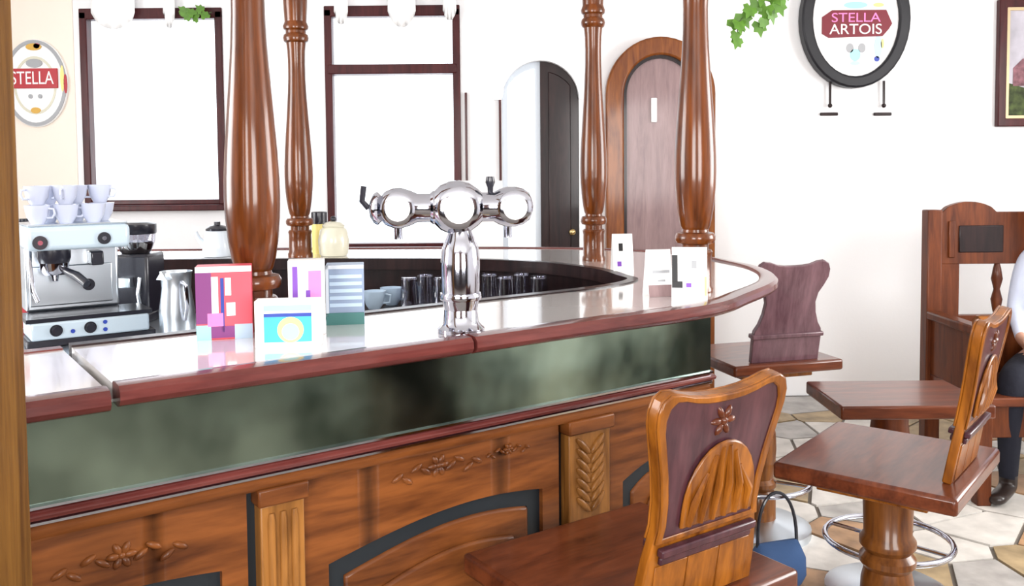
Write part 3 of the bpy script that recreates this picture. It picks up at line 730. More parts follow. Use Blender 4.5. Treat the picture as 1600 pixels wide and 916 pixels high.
def person(loc, rz=0):
    """seated, hands in lap, facing -y"""
    J = {'pel': (0, 0, .56), 'bel': (0, .01, .70), 'che': (0, .02, .88), 'upc': (0, .03, .99), 'nek': (0, .02, 1.10), 'hea': (0, .0, 1.20), 'top': (0, -.005, 1.30)}
    rad = {'pel': (.15, .12), 'bel': (.135, .105), 'che': (.15, .11), 'upc': (.13, .09), 'nek': (.052, .055), 'hea': (.074, .092), 'top': (.062, .075)}
    E = [('pel', 'bel'), ('bel', 'che'), ('che', 'upc'), ('upc', 'nek'), ('nek', 'hea'), ('hea', 'top')]
    reg = {'hea': 'skin', 'top': 'skin', 'nek': 'skin'}
    for s, k in ((-1, 'L'), (1, 'R')):
        def j(n, p, r, c, frm):
            J[n + k] = (p[0] * s, p[1], p[2]); rad[n + k] = r; reg[n + k] = c; E.append((frm, n + k))
        j('sho', (.185, .03, 1.02), (.062, .062), 'shirt', 'upc')
        j('elb', (.225, -.0, .76), (.046, .046), 'shirt', 'sho' + k)
        j('wri', (.15, -.23, .66), (.030, .026), 'shirt', 'elb' + k)
        j('pal', (.10, -.295, .645), (.036, .020), 'skin', 'wri' + k)
        for q, (dx, L_) in enumerate(((.028, .070), (.010, .082), (-.009, .078), (-.027, .062))):
            j('fa%d' % q, (.075 + dx, -.335, .645), (.0095, .0095), 'skin', 'pal' + k)
            j('fb%d' % q, (.070 + dx * 1.1, -.335 - L_ * .5, .64), (.009, .009), 'skin', 'fa%d' % q + k)
            j('fc%d' % q, (.066 + dx * 1.15, -.335 - L_ * .85, .622), (.0075, .0075), 'skin', 'fb%d' % q + k)
        j('th1', (.062, -.28, .655), (.011, .011), 'skin', 'pal' + k)
        j('th2', (.035, -.30, .65), (.009, .009), 'skin', 'th1' + k)
        j('hip', (.10, -.03, .545), (.10, .10), 'trouser', 'pel')
        j('kne', (.13, -.46, .53), (.066, .066), 'trouser', 'hip' + k)
        j('cal', (.135, -.47, .36), (.056, .056), 'trouser', 'kne' + k)
        j('ank', (.14, -.46, .10), (.040, .040), 'trouser', 'cal' + k)
        j('hel', (.14, -.45, .045), (.04, .035), 'shoe', 'ank' + k)
        j('toe', (.15, -.64, .03), (.042, .026), 'shoe', 'hel' + k)
    names = list(J); idx = {n: i for i, n in enumerate(names)}
    me = bpy.data.meshes.new('tmp'); me.from_pydata([J[n] for n in names], [(idx[a], idx[b]) for a, b in E], [])
    o = bpy.data.objects.new('tmp', me); col.objects.link(o)
    sk = o.modifiers.new('s', 'SKIN'); sk.use_smooth_shade = True
    for i, n in enumerate(names):
        me.skin_vertices[0].data[i].radius = rad[n]; me.skin_vertices[0].data[i].use_root = (n == 'pel')
    ss = o.modifiers.new('u', 'SUBSURF'); ss.levels = 2; ss.render_levels = 2
    bpy.context.view_layer.update()
    body = bpy.data.meshes.new_from_object(o.evaluated_get(bpy.context.evaluated_depsgraph_get()))
    bpy.data.objects.remove(o); body.name = 'person'
    for m in ('shirt_cloth', 'trouser_cloth', 'skin', 'shoe_leather'): body.materials.append(MATS[m])
    slot = {'shirt': 0, 'trouser': 1, 'skin': 2, 'shoe': 3}
    segs = [(Vector(J[a]), Vector(J[b]), reg.get(b, 'shirt'), b) for a, b in E]
    for f in body.polygons:
        c = f.center; best = None
        for a, b, rg, bn in segs:
            d = b - a; t = max(0, min(1, (c - a).dot(d) / d.length_squared)); q = (c - a - d * t).length - rad[bn][0] * .8
            if best is None or q < best[0]: best = (q, rg)
        s_ = best[1]
        if s_ == 'shirt' and c.z < .60 and c.y > -.12: s_ = 'trouser'
        if s_ == 'skin' and c.z < 1.075 and c.y > -.1: s_ = 'shirt'
        if s_ == 'trouser' and c.z > .66: s_ = 'shirt'
        f.material_index = slot[s_]; f.use_smooth = True
    p = bpy.data.objects.new('person', body); col.objects.link(p); p.location = loc; p.rotation_euler.z = rz
    tag(p, 'person in pale blue shirt and black trousers seated on the settle', 'person')
    bm = nb(); sphere(bm, (0, .012, 1.262), .088, .105, .10, 20, 14)
    bmesh.ops.delete(bm, geom=[v for v in bm.verts if v.co.y < -.045 and v.co.z < 1.31 or v.co.z < 1.20 and v.co.y < .03], context='VERTS'); obj('hair', bm, 'hair_brown', p)
    bm = nb(); lathe(bm, [(.006, .012), (.011, -.004), (.015, -.02), (.008, -.026)], 10, Matrix.Translation((0, -.092, 1.215))); obj('nose', bm, 'skin', p)
    for s in (-1, 1):
        bm = nb(); sphere(bm, (s * .03, -.083, 1.222), .0105, .008, .007, 10, 8); e = obj('eye', bm, 'eye_white', p)
        bm = nb(); sphere(bm, (s * .03, -.0905, 1.222), .0045, .002, .0045, 8, 6); obj('iris', bm, 'hair_brown', e)
        bm = nb(); sphere(bm, (s * .078, .005, 1.212), .008, .018, .028, 10, 8); obj('ear', bm, 'skin', p)
    bm = nb(); sphere(bm, (0, -.086, 1.165), .022, .008, .006, 10, 6); obj('mouth', bm, 'red_print', p)
    bm = nb(); tube(bm, [(.062 * math.cos(a), .02 + .062 * math.sin(a), 1.085 + .008 * math.sin(a)) for a in [2 * math.pi * i / 20 for i in range(20)]], .014, 8, True); obj('collar', bm, 'shirt_cloth', p)
    return p
person((2.56, 4.08, .0), R(-42))

# ================================================================== THINGS ON THE BAR
def onbar(px, py): return at_z(px, py, ZB)
ang = math.atan2(tdir.y, tdir.x)
# beer tap
p = onbar(718, 524); tap = thing('beer_tap', 'chrome three-headed beer tap tower standing on the bar', 'beer tap', (p.x, p.y + .055, ZB - .0025), .12)
dpx = p.y / F
bm = nb(); lathe(bm, [(.048, 0), (.048, .008), (.042, .013), (.036, .02), (.034, .05)], 28); obj('foot_flange', bm, 'chrome', tap)
bm = nb(); lathe(bm, [(.034, .045), (.037, .06), (.040, .10), (.0405, .14), (.038, .17), (.030, .19), (.024, .205), (.024, .235)], 28); obj('tower_neck', bm, 'chrome', tap)
bm = nb(); lathe(bm, [(.0415, .066), (.043, .07), (.043, .076), (.0415, .08)], 28); obj('neck_band', bm, 'chrome', tap)
zc = .255
prof = [(.004, -.178), (.018, -.175), (.030, -.168), (.034, -.16), (.026, -.152), (.034, -.145), (.041, -.128), (.042, -.115), (.036, -.095), (.029, -.08), (.029, -.055), (.034, -.05), (.034, -.046), (.046, -.034), (.054, -.015), (.055, .005), (.050, .025), (.038, .042), (.030, .05), (.030, .075), (.036, .085), (.041, .10), (.042, .118), (.037, .135), (.028, .148), (.012, .155), (.003, .157)]
bm = nb(); lathe(bm, prof, 28, Matrix.Translation((-.005, 0, zc)) @ Matrix.Rotation(R(90), 4, 'Y')); obj('tap_barrel', bm, 'chrome', tap)
for k, x in enumerate((-.125, -.005, .108)):
    rr_ = .034 if k != 1 else .042
    bm = nb(); lathe(bm, [(rr_, 0), (rr_, .008), (rr_ * .8, .012)], 24, Matrix.Translation((x, -.036 if k != 1 else -.046, zc)) @ Matrix.Rotation(R(90), 4, 'X')); md = obj('badge_ring', bm, 'chrome', tap)
    bm = nb(); lathe(bm, [(rr_ * .72, 0), (rr_ * .72, .002)], 24, Matrix.Translation((x, -.048 if k != 1 else -.058, zc)) @ Matrix.Rotation(R(90), 4, 'X')); obj('badge', bm, 'white_print', md)
    bm = nb(); tube(bm, [(x, .03, zc), (x, .07, zc + .005), (x, .085, zc - .02), (x, .085, zc - .07)], .009, 10); sp_ = obj('spout', bm, 'chrome', tap)
    if k == 2: bm = nb(); lathe(bm, [(.005, .022), (.006, .04), (.010, .05), (.008, .062)], 12, Matrix.Translation((x - .045, .0, zc))); obj('tap_handle', bm, 'black_plastic', sp_)
bm = nb(); tube(bm, [(-.183, 0, zc), (-.196, 0, zc + .015), (-.192, 0, zc + .045)], .006, 8); obj('side_lever', bm, 'black_plastic', tap)

def carton(name, label, px0, px1, py0, py1, depth, rz, face, side=None, cat='box'):
    a = onbar(px0, py1); b = onbar(px1, py1 - (px1 - px0) * .1)
    w = (px1 - px0) / F * a.y / max(math.cos(rz), .5); h = (py1 - py0) / F * a.y
    c = onbar((px0 + px1) / 2, py1 - (px1 - px0) * .05)
    rt = thing(name, label, cat, (c.x, c.y + depth / 2, ZB - .003), rz)
    bm = nb(); box(bm, -w / 2, w / 2, -depth / 2, depth / 2, 0, h); obj('box_body', bm, face, rt, bevel=.0015)
    return rt, w, h, -depth / 2
def patch(rt, nm, mt, x0, x1, z0, z1, y, t=.0012):
    bm = nb(); box(bm, x0, x1, y - t, y, z0, z1); return obj(nm, bm, mt, rt)
rt, w, h, y = carton('red_carton', 'red and purple sweets carton with white rim on the bar', 305, 388, 415, 532, .05, .25, 'bright_red')
patch(rt, 'purple_panel', 'purple_print', -w * .5, -w * .22, h * .22, h * .92, y); patch(rt, 'white_rim', 'white_print', -w * .5, w * .5, h * .92, h, y, .002)
patch(rt, 'figure_print', 'white_print', -w * .22, -w * .10, h * .28, h * .86, y); patch(rt, 'figure_print', 'navy_print', -w * .06, .0, h * .1, h * .84, y)
patch(rt, 'figure_print', 'white_print', w * .02, w * .13, h * .60, h * .84, y); patch(rt, 'figure_print', 'pink_print', -w * .3, -w * .02, h * .18, h * .36, y, .0016)
patch(rt, 'figure_print', 'white_print', w * .04, w * .2, h * .32, h * .5, y); patch(rt, 'lower_print', 'aqua_print', -w * .5, -w * .24, 0, h * .2, y)
patch(rt, 'lower_print', 'pale_blue', w * .18, w * .5, .0, h * .2, y); patch(rt, 'lower_print', 'purple_print', -w * .24, w * .18, .02 * h, h * .18, y)
rt, w, h, y = carton('blue_carton', 'small white and bright blue carton with pale round print', 397, 500, 470, 546, .04, .12, 'white_print')
patch(rt, 'blue_field', 'cyan_print', -w * .36, w * .36, h * .12, h * .72, y); patch(rt, 'top_stripe', 'aqua_print', -w * .36, w * .36, h * .78, h * .9, y)
patch(rt, 'navy_band', 'navy_print', -w * .36, w * .36, h * .66, h * .73, y, .0018)
bm = nb(); lathe(bm, [(w * .2, 0), (w * .2, .002)], 24, Matrix.Translation((w * .04, y, h * .38)) @ Matrix.Rotation(R(90), 4, 'X')); em = obj('round_print', bm, 'yellow_print', rt)
bm = nb(); lathe(bm, [(w * .13, 0), (w * .13, .001)], 24, Matrix.Translation((w * .04, y - .002, h * .34)) @ Matrix.Rotation(R(90), 4, 'X')); obj('round_centre', bm, 'aqua_print', em)
rt, w, h, y = carton('pink_carton', 'tall white carton with pink and violet stripes', 449, 505, 405, 524, .045, .2, 'white_print')
patch(rt, 'violet_stripe', 'violet_print', -w * .38, -w * .24, h * .25, h * .92, y); patch(rt, 'pink_stripe', 'pink_print', w * .05, w * .40, h * .32, h * .86, y); patch(rt, 'violet_spot', 'violet_print', -w * .02, w * .1, h * .42, h * .6, y, .0016); patch(rt, 'violet_spot', 'violet_print', w * .1, w * .3, h * .1, h * .24, y)
rt, w, h, y = carton('slatted_holder', 'grey blue slatted metal holder next to the pink carton', 507, 566, 413, 508, .06, .15, 'grey_blue', cat='holder')
for k in range(5): patch(rt, 'slat', 'pale_blue', -w * .4, w * .45, h * (.30 + .12 * k), h * (.36 + .12 * k), y, .003)
patch(rt, 'frame_top', 'white_enamel', -w * .5, w * .5, h * .94, h, y, .004); patch(rt, 'frame_side', 'white_enamel', -w * .5, -w * .42, h * .15, h, y, .004); patch(rt, 'frame_base', 'teal_dark', -w * .5, w * .5, 0, h * .2, y, .004)
# menu cards by the bend
def menu(label, px0, px1, py0, py1, z, rz, marks, y=None):
    c = at_z((px0 + px1) / 2, py1, z) if y is None else at_y((px0 + px1) / 2, py1, y)
    w = (px1 - px0) / F * c.y; h = (py1 - py0) / F * c.y
    rt = thing('menu_card', label, 'menu card', (c.x, c.y, z), rz)
    for sg in (-1, 1):
        M = Matrix.Translation((0, 0, 0)) @ Matrix.Rotation(sg * R(12), 4, 'X')
        M = Matrix.Translation((0, sg * h * .2, 0)) @ Matrix.Rotation(sg * R(11.3), 4, 'X')
        bm = nb(); box(bm, -w / 2, w / 2, -.001, .001, 0, h, M=M); cd = obj('card_leaf', bm, 'white_print', rt)
        if sg < 0:
            for (nm, mt, x0, x1, z0, z1) in marks:
                bm = nb(); box(bm, x0 * w, x1 * w, -.002, -.001, z0 * h, z1 * h, M=M); obj(nm, bm, mt, cd)
    return rt
ZC = ZB - .003
menu('white folded menu card with a grey stripe behind the column foot', 1008, 1048, 388, 462, ZC, .2, [('grey_stripe', 'grey_print', -.3, .4, .50, .56), ('print_block', 'grey_print', -.1, .2, .32, .36), ('red_block', 'door_panel_wood', -.5, .5, 0, .25)])
menu('white folded menu card with a black wedge at the column foot', 1050, 1104, 384, 468, ZC, -.15, [('black_wedge', 'black_print', -.5, -.34, .35, .85), ('black_wedge', 'black_print', -.5, -.2, .24, .36), ('print_block', 'grey_print', .05, .2, .6, .75), ('print_block', 'violet_print', -.1, .05, .25, .33), ('yellow_edge', 'yellow_print', .42, .48, .1, .45)])
menu('white folded card with a black mark on the rear counter', 955, 990, 362, 432, ZC, .1, [('black_mark', 'black_print', -.2, 0, .55, .75), ('print_block', 'violet_print', -.3, -.1, .15, .28)], y=3.02) if False else None
menu('small white folded card with a black mark beside the rear column', 956, 988, 364, 424, ZC, .1, [('black_mark', 'black_print', -.2, 0, .55, .75), ('print_block', 'violet_print', -.3, -.1, .15, .28)])

# ================================================================== ESPRESSO CORNER
zw = .95
o = at_z(42, 547, zw); em = thing('espresso_machine', 'white and steel espresso machine with cups on top behind the bar flap', 'espresso machine', (o.x, o.y, zw), ang)
WM, DM, HM = .33, .25, .345
E_ = lambda nm, bm, mt, parent=None, **k: obj(nm, bm, mt, parent or em, **k)
bm = nb(); box(bm, .0, WM + .02, -.0, DM, 0, .022); E_('base', bm, 'black_plastic', bevel=.004)
bm = nb(); box(bm, .01, WM, -.01, .15, .022, .072); tray = E_('drip_tray', bm, 'machine_enamel', bevel=.006)
bm = nb(); box(bm, .0, WM + .01, .0, .16, .072, .084); E_('tray_grid', bm, 'black_plastic', tray)
for x in (.075, .165): bm = nb(); disc_y(bm, (x, -.012, .048), .017, .014); lathe(bm, [(.013, 0), (.012, .012)], 18, Matrix.Translation((x, -.012, .048)) @ Matrix.Rotation(R(90), 4, 'X')); E_('knob', bm, 'black_plastic', tray)
for x, z in ((.118, .042), (.205, .06), (.205, .038)): bm = nb(); disc_y(bm, (x, -.013, z), .006, .006, 12); E_('indicator', bm, 'navy_print', tray)
bm = nb(); box(bm, .02, WM - .05, .15, DM, .084, .30); E_('body', bm, 'steel', bevel=.008)
bm = nb(); box(bm, .03, WM - .07, .143, .15, .10, .22); E_('back_plate', bm, 'steel', bevel=.004)
bm = nb(); box(bm, .01, WM - .04, .02, DM, .275, HM); hd = E_('head_cover', bm, 'machine_enamel', bevel=.014)
bm = nb(); box(bm, .015, WM - .045, .03, DM - .01, HM, HM + .006); E_('cup_rail', bm, 'steel', hd, bevel=.003)
bm = nb(); lathe(bm, [(.04, .235), (.045, .25), (.045, .276)], 24, Matrix.Translation((.09, .085, 0))); gh = E_('group_head', bm, 'black_plastic')
bm = nb(); lathe(bm, [(.032, .20), (.038, .21), (.040, .236)], 24, Matrix.Translation((.09, .085, 0))); pf = E_('portafilter', bm, 'chrome')
bm = nb(); tube(bm, [(.105, .06, .218), (.135, .0, .20), (.155, -.035, .178)], [.009, .013, .012], 12); E_('handle', bm, 'black_plastic', pf)
bm = nb(); tube(bm, [(.09, .085, .20), (.09, .08, .18)], [.012, .008], 10); E_('spout', bm, 'chrome', pf)
bm = nb(); tube(bm, [(.025, .07, .276), (.02, .04, .24), (.025, .03, .16), (.035, .02, .13)], .006, 10); E_('steam_wand', bm, 'chrome')
for x, z, r_ in ((.19, .157, .018), (.045, .30, .02), (.215, .305, .018)):
    bm = nb(); disc_y(bm, (x, .135 if z < .2 else .012, z), r_, .02); kn = E_('knob', bm, 'black_plastic')
    bm = nb(); disc_y(bm, (x, .133 if z < .2 else .010, z), r_ * .35, .004, 12); E_('knob_centre', bm, 'chrome', kn)
bm = nb(); box(bm, .19, .225, .08, .15, .22, .262); E_('switch_box', bm, 'black_plastic', bevel=.004)
# cups on top
def cup_mesh():
    bm = nb(); lathe(bm, [(.018, 0), (.02, .004), (.030, .022), (.034, .045), (.036, .055), (.033, .055), (.031, .045), (.027, .024), (.016, .008)], 20)
    return bm
Mw = Matrix.Translation((o.x, o.y, zw)) @ Matrix.Rotation(ang, 4, 'Z')
first = None
spots = [(.05, .08, 0, 0), (.125, .08, 0, 1), (.20, .085, 0, 2), (.09, .16, 0, 3), (.165, .16, 0, 4), (.24, .165, 0, 5), (.05, .08, 1, 6), (.125, .08, 1, 7), (.09, .16, 1, 8), (.235, .165, 1, 9), (.165, .16, 1, 10)]
for (x, y_, lv, k) in spots:
    q = Mw @ Vector((x, y_, HM + .006 + lv * .0555))
    c = thing('coffee_cup', 'white coffee cup %s on top of the espresso machine' % ('in the lower layer' if lv == 0 else 'stacked in the upper layer'), 'cup', q, k * .7, 'cups on the espresso machine' + (' lower layer' if lv == 0 else ' upper layer'))
    if first is None:
        b_ = obj('cup_bowl', cup_mesh(), 'porcelain', c); bm = nb(); tube(bm, [(.031, 0, .045), (.047, 0, .043), (.05, 0, .03), (.043, 0, .018), (.027, 0, .018)], .0035, 8); h_ = obj('handle', bm, 'porcelain', c); first = (b_, h_)
    else:
        for s_ in first: d_ = s_.copy(); col.objects.link(d_); d_.parent = c
# grinder
g0 = at_y(214, 450, 3.03)
gr = thing('coffee_grinder', 'black coffee grinder with glass hopper right of the espresso machine', 'grinder', (g0.x, 3.03, zw), 0)
sc_ = 3.03 / F
gw = 62 * sc_
hz = at_y(213, 347, 3.03).z - zw
bm = nb(); box(bm, -gw / 2, gw / 2, -.07, .08, 0, hz * .68); obj('grinder_body', bm, 'black_plastic', gr, bevel=.01)
bm = nb(); box(bm, -gw / 2 - .005, gw / 2 + .005, -.09, .085, 0, .03); obj('base', bm, 'black_plastic', gr, bevel=.006)
bm = nb(); lathe(bm, [(.045, hz * .68), (.050, hz * .70), (.062, hz * .80), (.064, hz * .88)], 20); obj('hopper', bm, 'tumbler_glass', gr)
bm = nb(); lathe(bm, [(.043, hz * .682), (.048, hz * .70), (.057, hz * .78), (.052, hz * .80)], 20); obj('coffee_beans', bm, 'dark_wood', gr)
bm = nb(); lathe(bm, [(.066, hz * .88), (.068, hz * .89), (.068, hz * .98), (.05, hz * 1.0)], 20); obj('lid', bm, 'black_plastic', gr)
bm = nb(); box(bm, -.02, .02, -.105, -.07, hz * .36, hz * .46); obj('dosing_chute', bm, 'steel', gr, bevel=.003)
bm = nb(); tube(bm, [(gw * .3, -.072, hz * .45), (gw * .3, -.09, hz * .3), (gw * .3, -.072, hz * .15)], .006, 8); obj('lever', bm, 'steel', gr)
# milk jug
p = at_z(272, 530, zw); jg = thing('milk_jug', 'steel milk jug between the coffee grinder and red carton', 'jug', (p.x, p.y + .03, zw), -.4)
hj = at_y(272, 424, p.y + .03).z - zw
bm = nb(); lathe(bm, [(.048, 0), (.050, .01), (.052, hj * .4), (.042, hj * .75), (.044, hj * .95), (.047, hj), (.044, hj), (.040, hj * .95), (.038, hj * .75), (.048, hj * .4), (.045, .012)], 28); obj('jug_body', bm, 'steel', jg)
bm = nb(); tube(bm, [(.04, -.02, hj * .85), (.07, -.035, hj * .82), (.075, -.038, hj * .5), (.05, -.022, hj * .3)], .006, 10); obj('handle', bm, 'chrome', jg)
bm = nb(); prism(bm, [(-.02, hj * .9), (.02, hj * .9), (0, hj * 1.03)], -.06, -.042); obj('lip', bm, 'steel', jg)
# dark red bottle by the post
p = at_y(37, 370, 2.90); bt = thing('dark_red_bottle', 'dark red bottle left of the espresso machine', 'bottle', (p.x, 2.90, zw))
bm = nb(); lathe(bm, [(.034, 0), (.036, .01), (.036, .20), (.03, .235), (.014, .27), (.013, .31), (.016, .312), (.016, .325)], 20); obj('bottle_body', bm, 'red_print', bt)
bm = nb(); lathe(bm, [(.0155, .325), (.0165, .328), (.0165, .35), (.014, .352)], 16); obj('cap', bm, 'black_plastic', bt)

# ================================================================== THINGS ON THE REAR COUNTER AND SHELF
p = at_y(522, 405, 3.48); jr = thing('storage_jar', 'pale glazed jar with dark knob lid on the rear counter', 'jar', (p.x, 3.48, ZC + .001))
bm = nb(); lathe(bm, [(.05, 0), (.056, .01), (.060, .06), (.052, .10), (.04, .112)], 24); obj('jar_body', bm, 'jar_glaze', jr)
bm = nb(); lathe(bm, [(.042, .112), (.044, .118), (.03, .13), (.008, .134)], 24); ld = obj('lid', bm, 'jar_glaze', jr)
bm = nb(); sphere(bm, (0, 0, .142), .012); obj('knob', bm, 'black_plastic', ld)
p = at_y(500, 400, 3.58); tb = thing('ochre_tin', 'small ochre tin with black lid between rear column and jar', 'tin', (p.x, 3.58, ZC))
bm = nb(); lathe(bm, [(.03, 0), (.03, .12)], 20); obj('tin_body', bm, 'yellow_print', tb)
bm = nb(); lathe(bm, [(.032, .12), (.032, .165), (.028, .168)], 20); obj('lid', bm, 'black_plastic', tb)
p = at_y(341, 410, 3.5); kt = thing('kettle', 'pale kettle with black lid on the rear counter', 'kettle', (p.x, 3.5, ZC + .001))
bm = nb(); lathe(bm, [(.055, 0), (.060, .008), (.056, .05), (.046, .09), (.042, .10)], 24); obj('kettle_body', bm, 'white_enamel', kt)
bm = nb(); lathe(bm, [(.044, .10), (.045, .108), (.03, .118), (.012, .122), (.012, .135)], 24); obj('lid', bm, 'black_plastic', kt)
bm = nb(); tube(bm, [(-.05, 0, .04), (-.075, 0, .07), (-.085, 0, .095)], [.014, .010, .007], 10); obj('spout', bm, 'white_enamel', kt)
bm = nb(); tube(bm, [(.046, 0, .09), (.08, 0, .085), (.08, 0, .04), (.054, 0, .03)], .007, 10); obj('handle', bm, 'black_plastic', kt)
# upturned glasses and cups on the shelf
def tumbler(loc, kind):
    if kind == 'glass':
        t = thing('tumbler', 'upturned clear tumbler on the dark shelf behind the tap', 'glass', loc, 0, 'upturned tumblers on the dark shelf')
        bm = nb(); lathe(bm, [(.034, 0), (.028, .10), (.026, .102), (.025, .095), (.031, 0)], 18, cap=False); obj('glass_wall', bm, 'tumbler_glass', t)
        bm = nb(); lathe(bm, [(.027, .097), (.027, .106)], 18); obj('thick_base', bm, 'tumbler_glass', t)
    else:
        t = thing('saucer_cup', 'pale blue cup on the dark shelf behind the tap', 'cup', loc, 0, 'pale cups on the dark shelf')
        bm = nb(); lathe(bm, [(.02, 0), (.03, .015), (.038, .05), (.040, .06), (.037, .06), (.034, .048), (.02, .01)], 18); obj('cup_bowl', bm, 'pale_blue', t)
        bm = nb(); tube(bm, [(.036, 0, .05), (.055, 0, .045), (.052, 0, .02), (.03, 0, .018)], .004, 8); obj('handle', bm, 'pale_blue', t)
zsf = .98
for k, px_ in enumerate((585, 612, 640, 665, 690, 765, 790, 815, 842)):
    y_ = 3.02 + (k % 2) * .085
    q = at_y(px_, 470, y_); tumbler((q.x, y_, zsf), 'cup' if k in (0, 1) else 'glass')

# ================================================================== WALL THINGS
def ellipse(cx, cz, a, b, n=40): return [(cx + a * math.cos(2 * math.pi * i / n), cz + b * math.sin(2 * math.pi * i / n)) for i in range(n)]
def sign_oval(label, px, py, wpx, hpx, y):
    c = at_y(px, py, y); k = y / F
    rt = thing('beer_sign', label, 'sign', (c.x, y, c.z)); return rt, wpx * k / 2, hpx * k / 2
rt, a, b = sign_oval('oval beer sign with black rim on the white wall', 1336, 30, 168, 212, YB - .06)
bm = nb(); frame_prism(bm, ellipse(0, 0, a, b), ellipse(0, 0, a * .79, b * .83), -.03, .058); obj('black_rim', bm, 'sign_black', rt, bevel=.012)
bm = nb(); prism(bm, ellipse(0, 0, a * .8, b * .84), -.008, .05); obj('white_face', bm, 'white_print', rt)
w, h = a * .62, b * .2; zc = -.03
bm = nb(); prism(bm, [(-w, zc - h * .7), (-w * .8, zc - h), (w * .8, zc - h * .9), (w * .98, zc - h * .4), (w * 1.08, zc), (w * .9, zc + h), (-w * .7, zc + h * 1.0), (-w, zc + h * .5)], -.014, -.008); rc = obj('red_cartouche', bm, 'deep_red', rt)
text('lettering_upper', 'STELLA', h * .95, Matrix.Translation((.0, -.0150, zc + h * .42)), 'pink_print', rc, width=w * 1.45)
text('lettering_lower', 'ARTOIS', h * 1.05, Matrix.Translation((.0, -.0150, zc - h * .42)), 'white_print', rc, width=w * 1.55)
for i, (x, z, rx, rz_, mt) in enumerate(((-.10 * a, -.42 * b, .07 * a, .07 * b, 'grey_print'), (.12 * a, -.42 * b, .07 * a, .07 * b, 'grey_print'), (.0, -.52 * b, .1 * a, .09 * b, 'aqua_print'), (0, -.64 * b, .09 * a, .03 * b, 'pale_blue'), (.42 * a, -.40 * b, .07 * a, .17 * b, 'pale_blue'), (.5 * a, -.36 * b, .03 * a, .07 * b, 'yellow_print'), (.4 * a, -.58 * b, .05 * a, .04 * b, 'navy_print'), (0, .2 * b, .22 * a, .05 * b, 'aqua_print'), (.42 * a, .2 * b, .1 * a, .03 * b, 'yellow_print'))):
    bm = nb(); prism(bm, ellipse(x, z, rx, rz_, 18), -.010, -.008); obj('emblem', bm, mt, rt)
for px_ in (1297, 1381):
    t0 = at_y(px_, 134, YB - .03); t1 = at_y(px_, 165, YB - .03); t2 = at_y(px_, 178, YB - .03)
    rel = Vector((c_ := rt.location).to_tuple())
    bm = nb(); tube(bm, [t0 - rel + Vector((0, 0, .03)), t1 - rel], .008, 8); sphere(bm, t1 - rel, .014, u=10, v=8); pg = obj('hanging_peg', bm, 'dark_wood', rt)
    bm = nb(); q = t2 - rel; box(bm, q.x - .055, q.x + .055, q.y + .01, q.y + .03, q.z - .010, q.z + .010); obj('peg_plate', bm, 'dark_wood', pg, bevel=.005)
rt, a, b = sign_oval('round cream beer sign with red name bar by the first window', 55, 130, 100, 136, YB - .03)
bm = nb(); prism(bm, ellipse(0, 0, a, b), .0, .02); obj('sign_board', bm, 'white_print', rt, bevel=.004)
bm = nb(); frame_prism(bm, ellipse(0, 0, a * .98, b * .98), ellipse(0, 0, a * .88, b * .9), -.006, 0); obj('outer_ring', bm, 'grey_print', rt)
bm = nb(); frame_prism(bm, ellipse(0, -.05 * b, a * .66, b * .66), ellipse(0, -.05 * b, a * .6, b * .6), -.004, 0); obj('inner_ring', bm, 'jar_glaze', rt)
bm = nb(); prism(bm, [(-a * .84, -.12 * b), (a * .72, -.12 * b), (a * .72, .33 * b), (-a * .84, .33 * b)], -.012, 0); rc = obj('red_bar', bm, 'red_print', rt, bevel=.003)
text('lettering', 'STELLA', b * .42, Matrix.Translation((-a * .06, -.013, .10 * b)), 'white_print', rc, width=a * 1.32)
for x, z, rx, rz_, mt in ((0, .82 * b, .24 * a, .08 * b, 'ochre_print'), (.1 * a, .84 * b, .1 * a, .06 * b, 'bright_red'), (0, .45 * b, .25 * a, .10 * b, 'grey_print'), (-.15 * a, -.3 * b, .06 * a, .05 * b, 'grey_print'), (.15 * a, -.3 * b, .06 * a, .05 * b, 'grey_print'), (0, -.62 * b, .15 * a, .07 * b, 'ochre_print'), (.86 * a, .1 * b, .06 * a, .3 * b, 'yellow_print'), (.95 * a, -.02 * b, .05 * a, .22 * b, 'red_print')):
    bm = nb(); prism(bm, ellipse(x, z, rx, rz_, 16), -.008, 0); obj('emblem', bm, mt, rt)
# framed painting
c = at_y(1557, 198, YB - .03); pw, ph = .62, .78
rt = thing('framed_painting', 'framed landscape painting in a dark wooden frame on the wall above the settle', 'painting', (c.x, YB - .03, c.z))
bm = nb(); frame_prism(bm, [(0, 0), (pw, 0), (pw, ph), (0, ph)], [(.05, .05), (pw - .05, .05), (pw - .05, ph - .05), (.05, ph - .05)], -.015, .028); obj('outer_frame', bm, 'window_wood', rt, bevel=.006)
bm = nb(); frame_prism(bm, [(.05, .05), (pw - .05, .05), (pw - .05, ph - .05), (.05, ph - .05)], [(.068, .068), (pw - .068, .068), (pw - .068, ph - .068), (.068, ph - .068)], -.008, .02); obj('gilt_slip', bm, 'gilt', rt)
bm = nb(); box(bm, .06, pw - .06, .008, .02, .06, ph - .06); cv = obj('canvas', bm, 'canvas_sky', rt)
bm = nb(); prism(bm, [(.068, .068), (pw - .068, .068), (pw - .068, .24), (.4, .28), (.2, .23), (.068, .27)], .005, .008); obj('painted_field', bm, 'canvas_land', cv)
bm = nb(); prism(bm, [(.10, .25), (.22, .25), (.22, .36), (.16, .42), (.10, .36)], .004, .008); obj('painted_house', bm, 'canvas_house', cv)

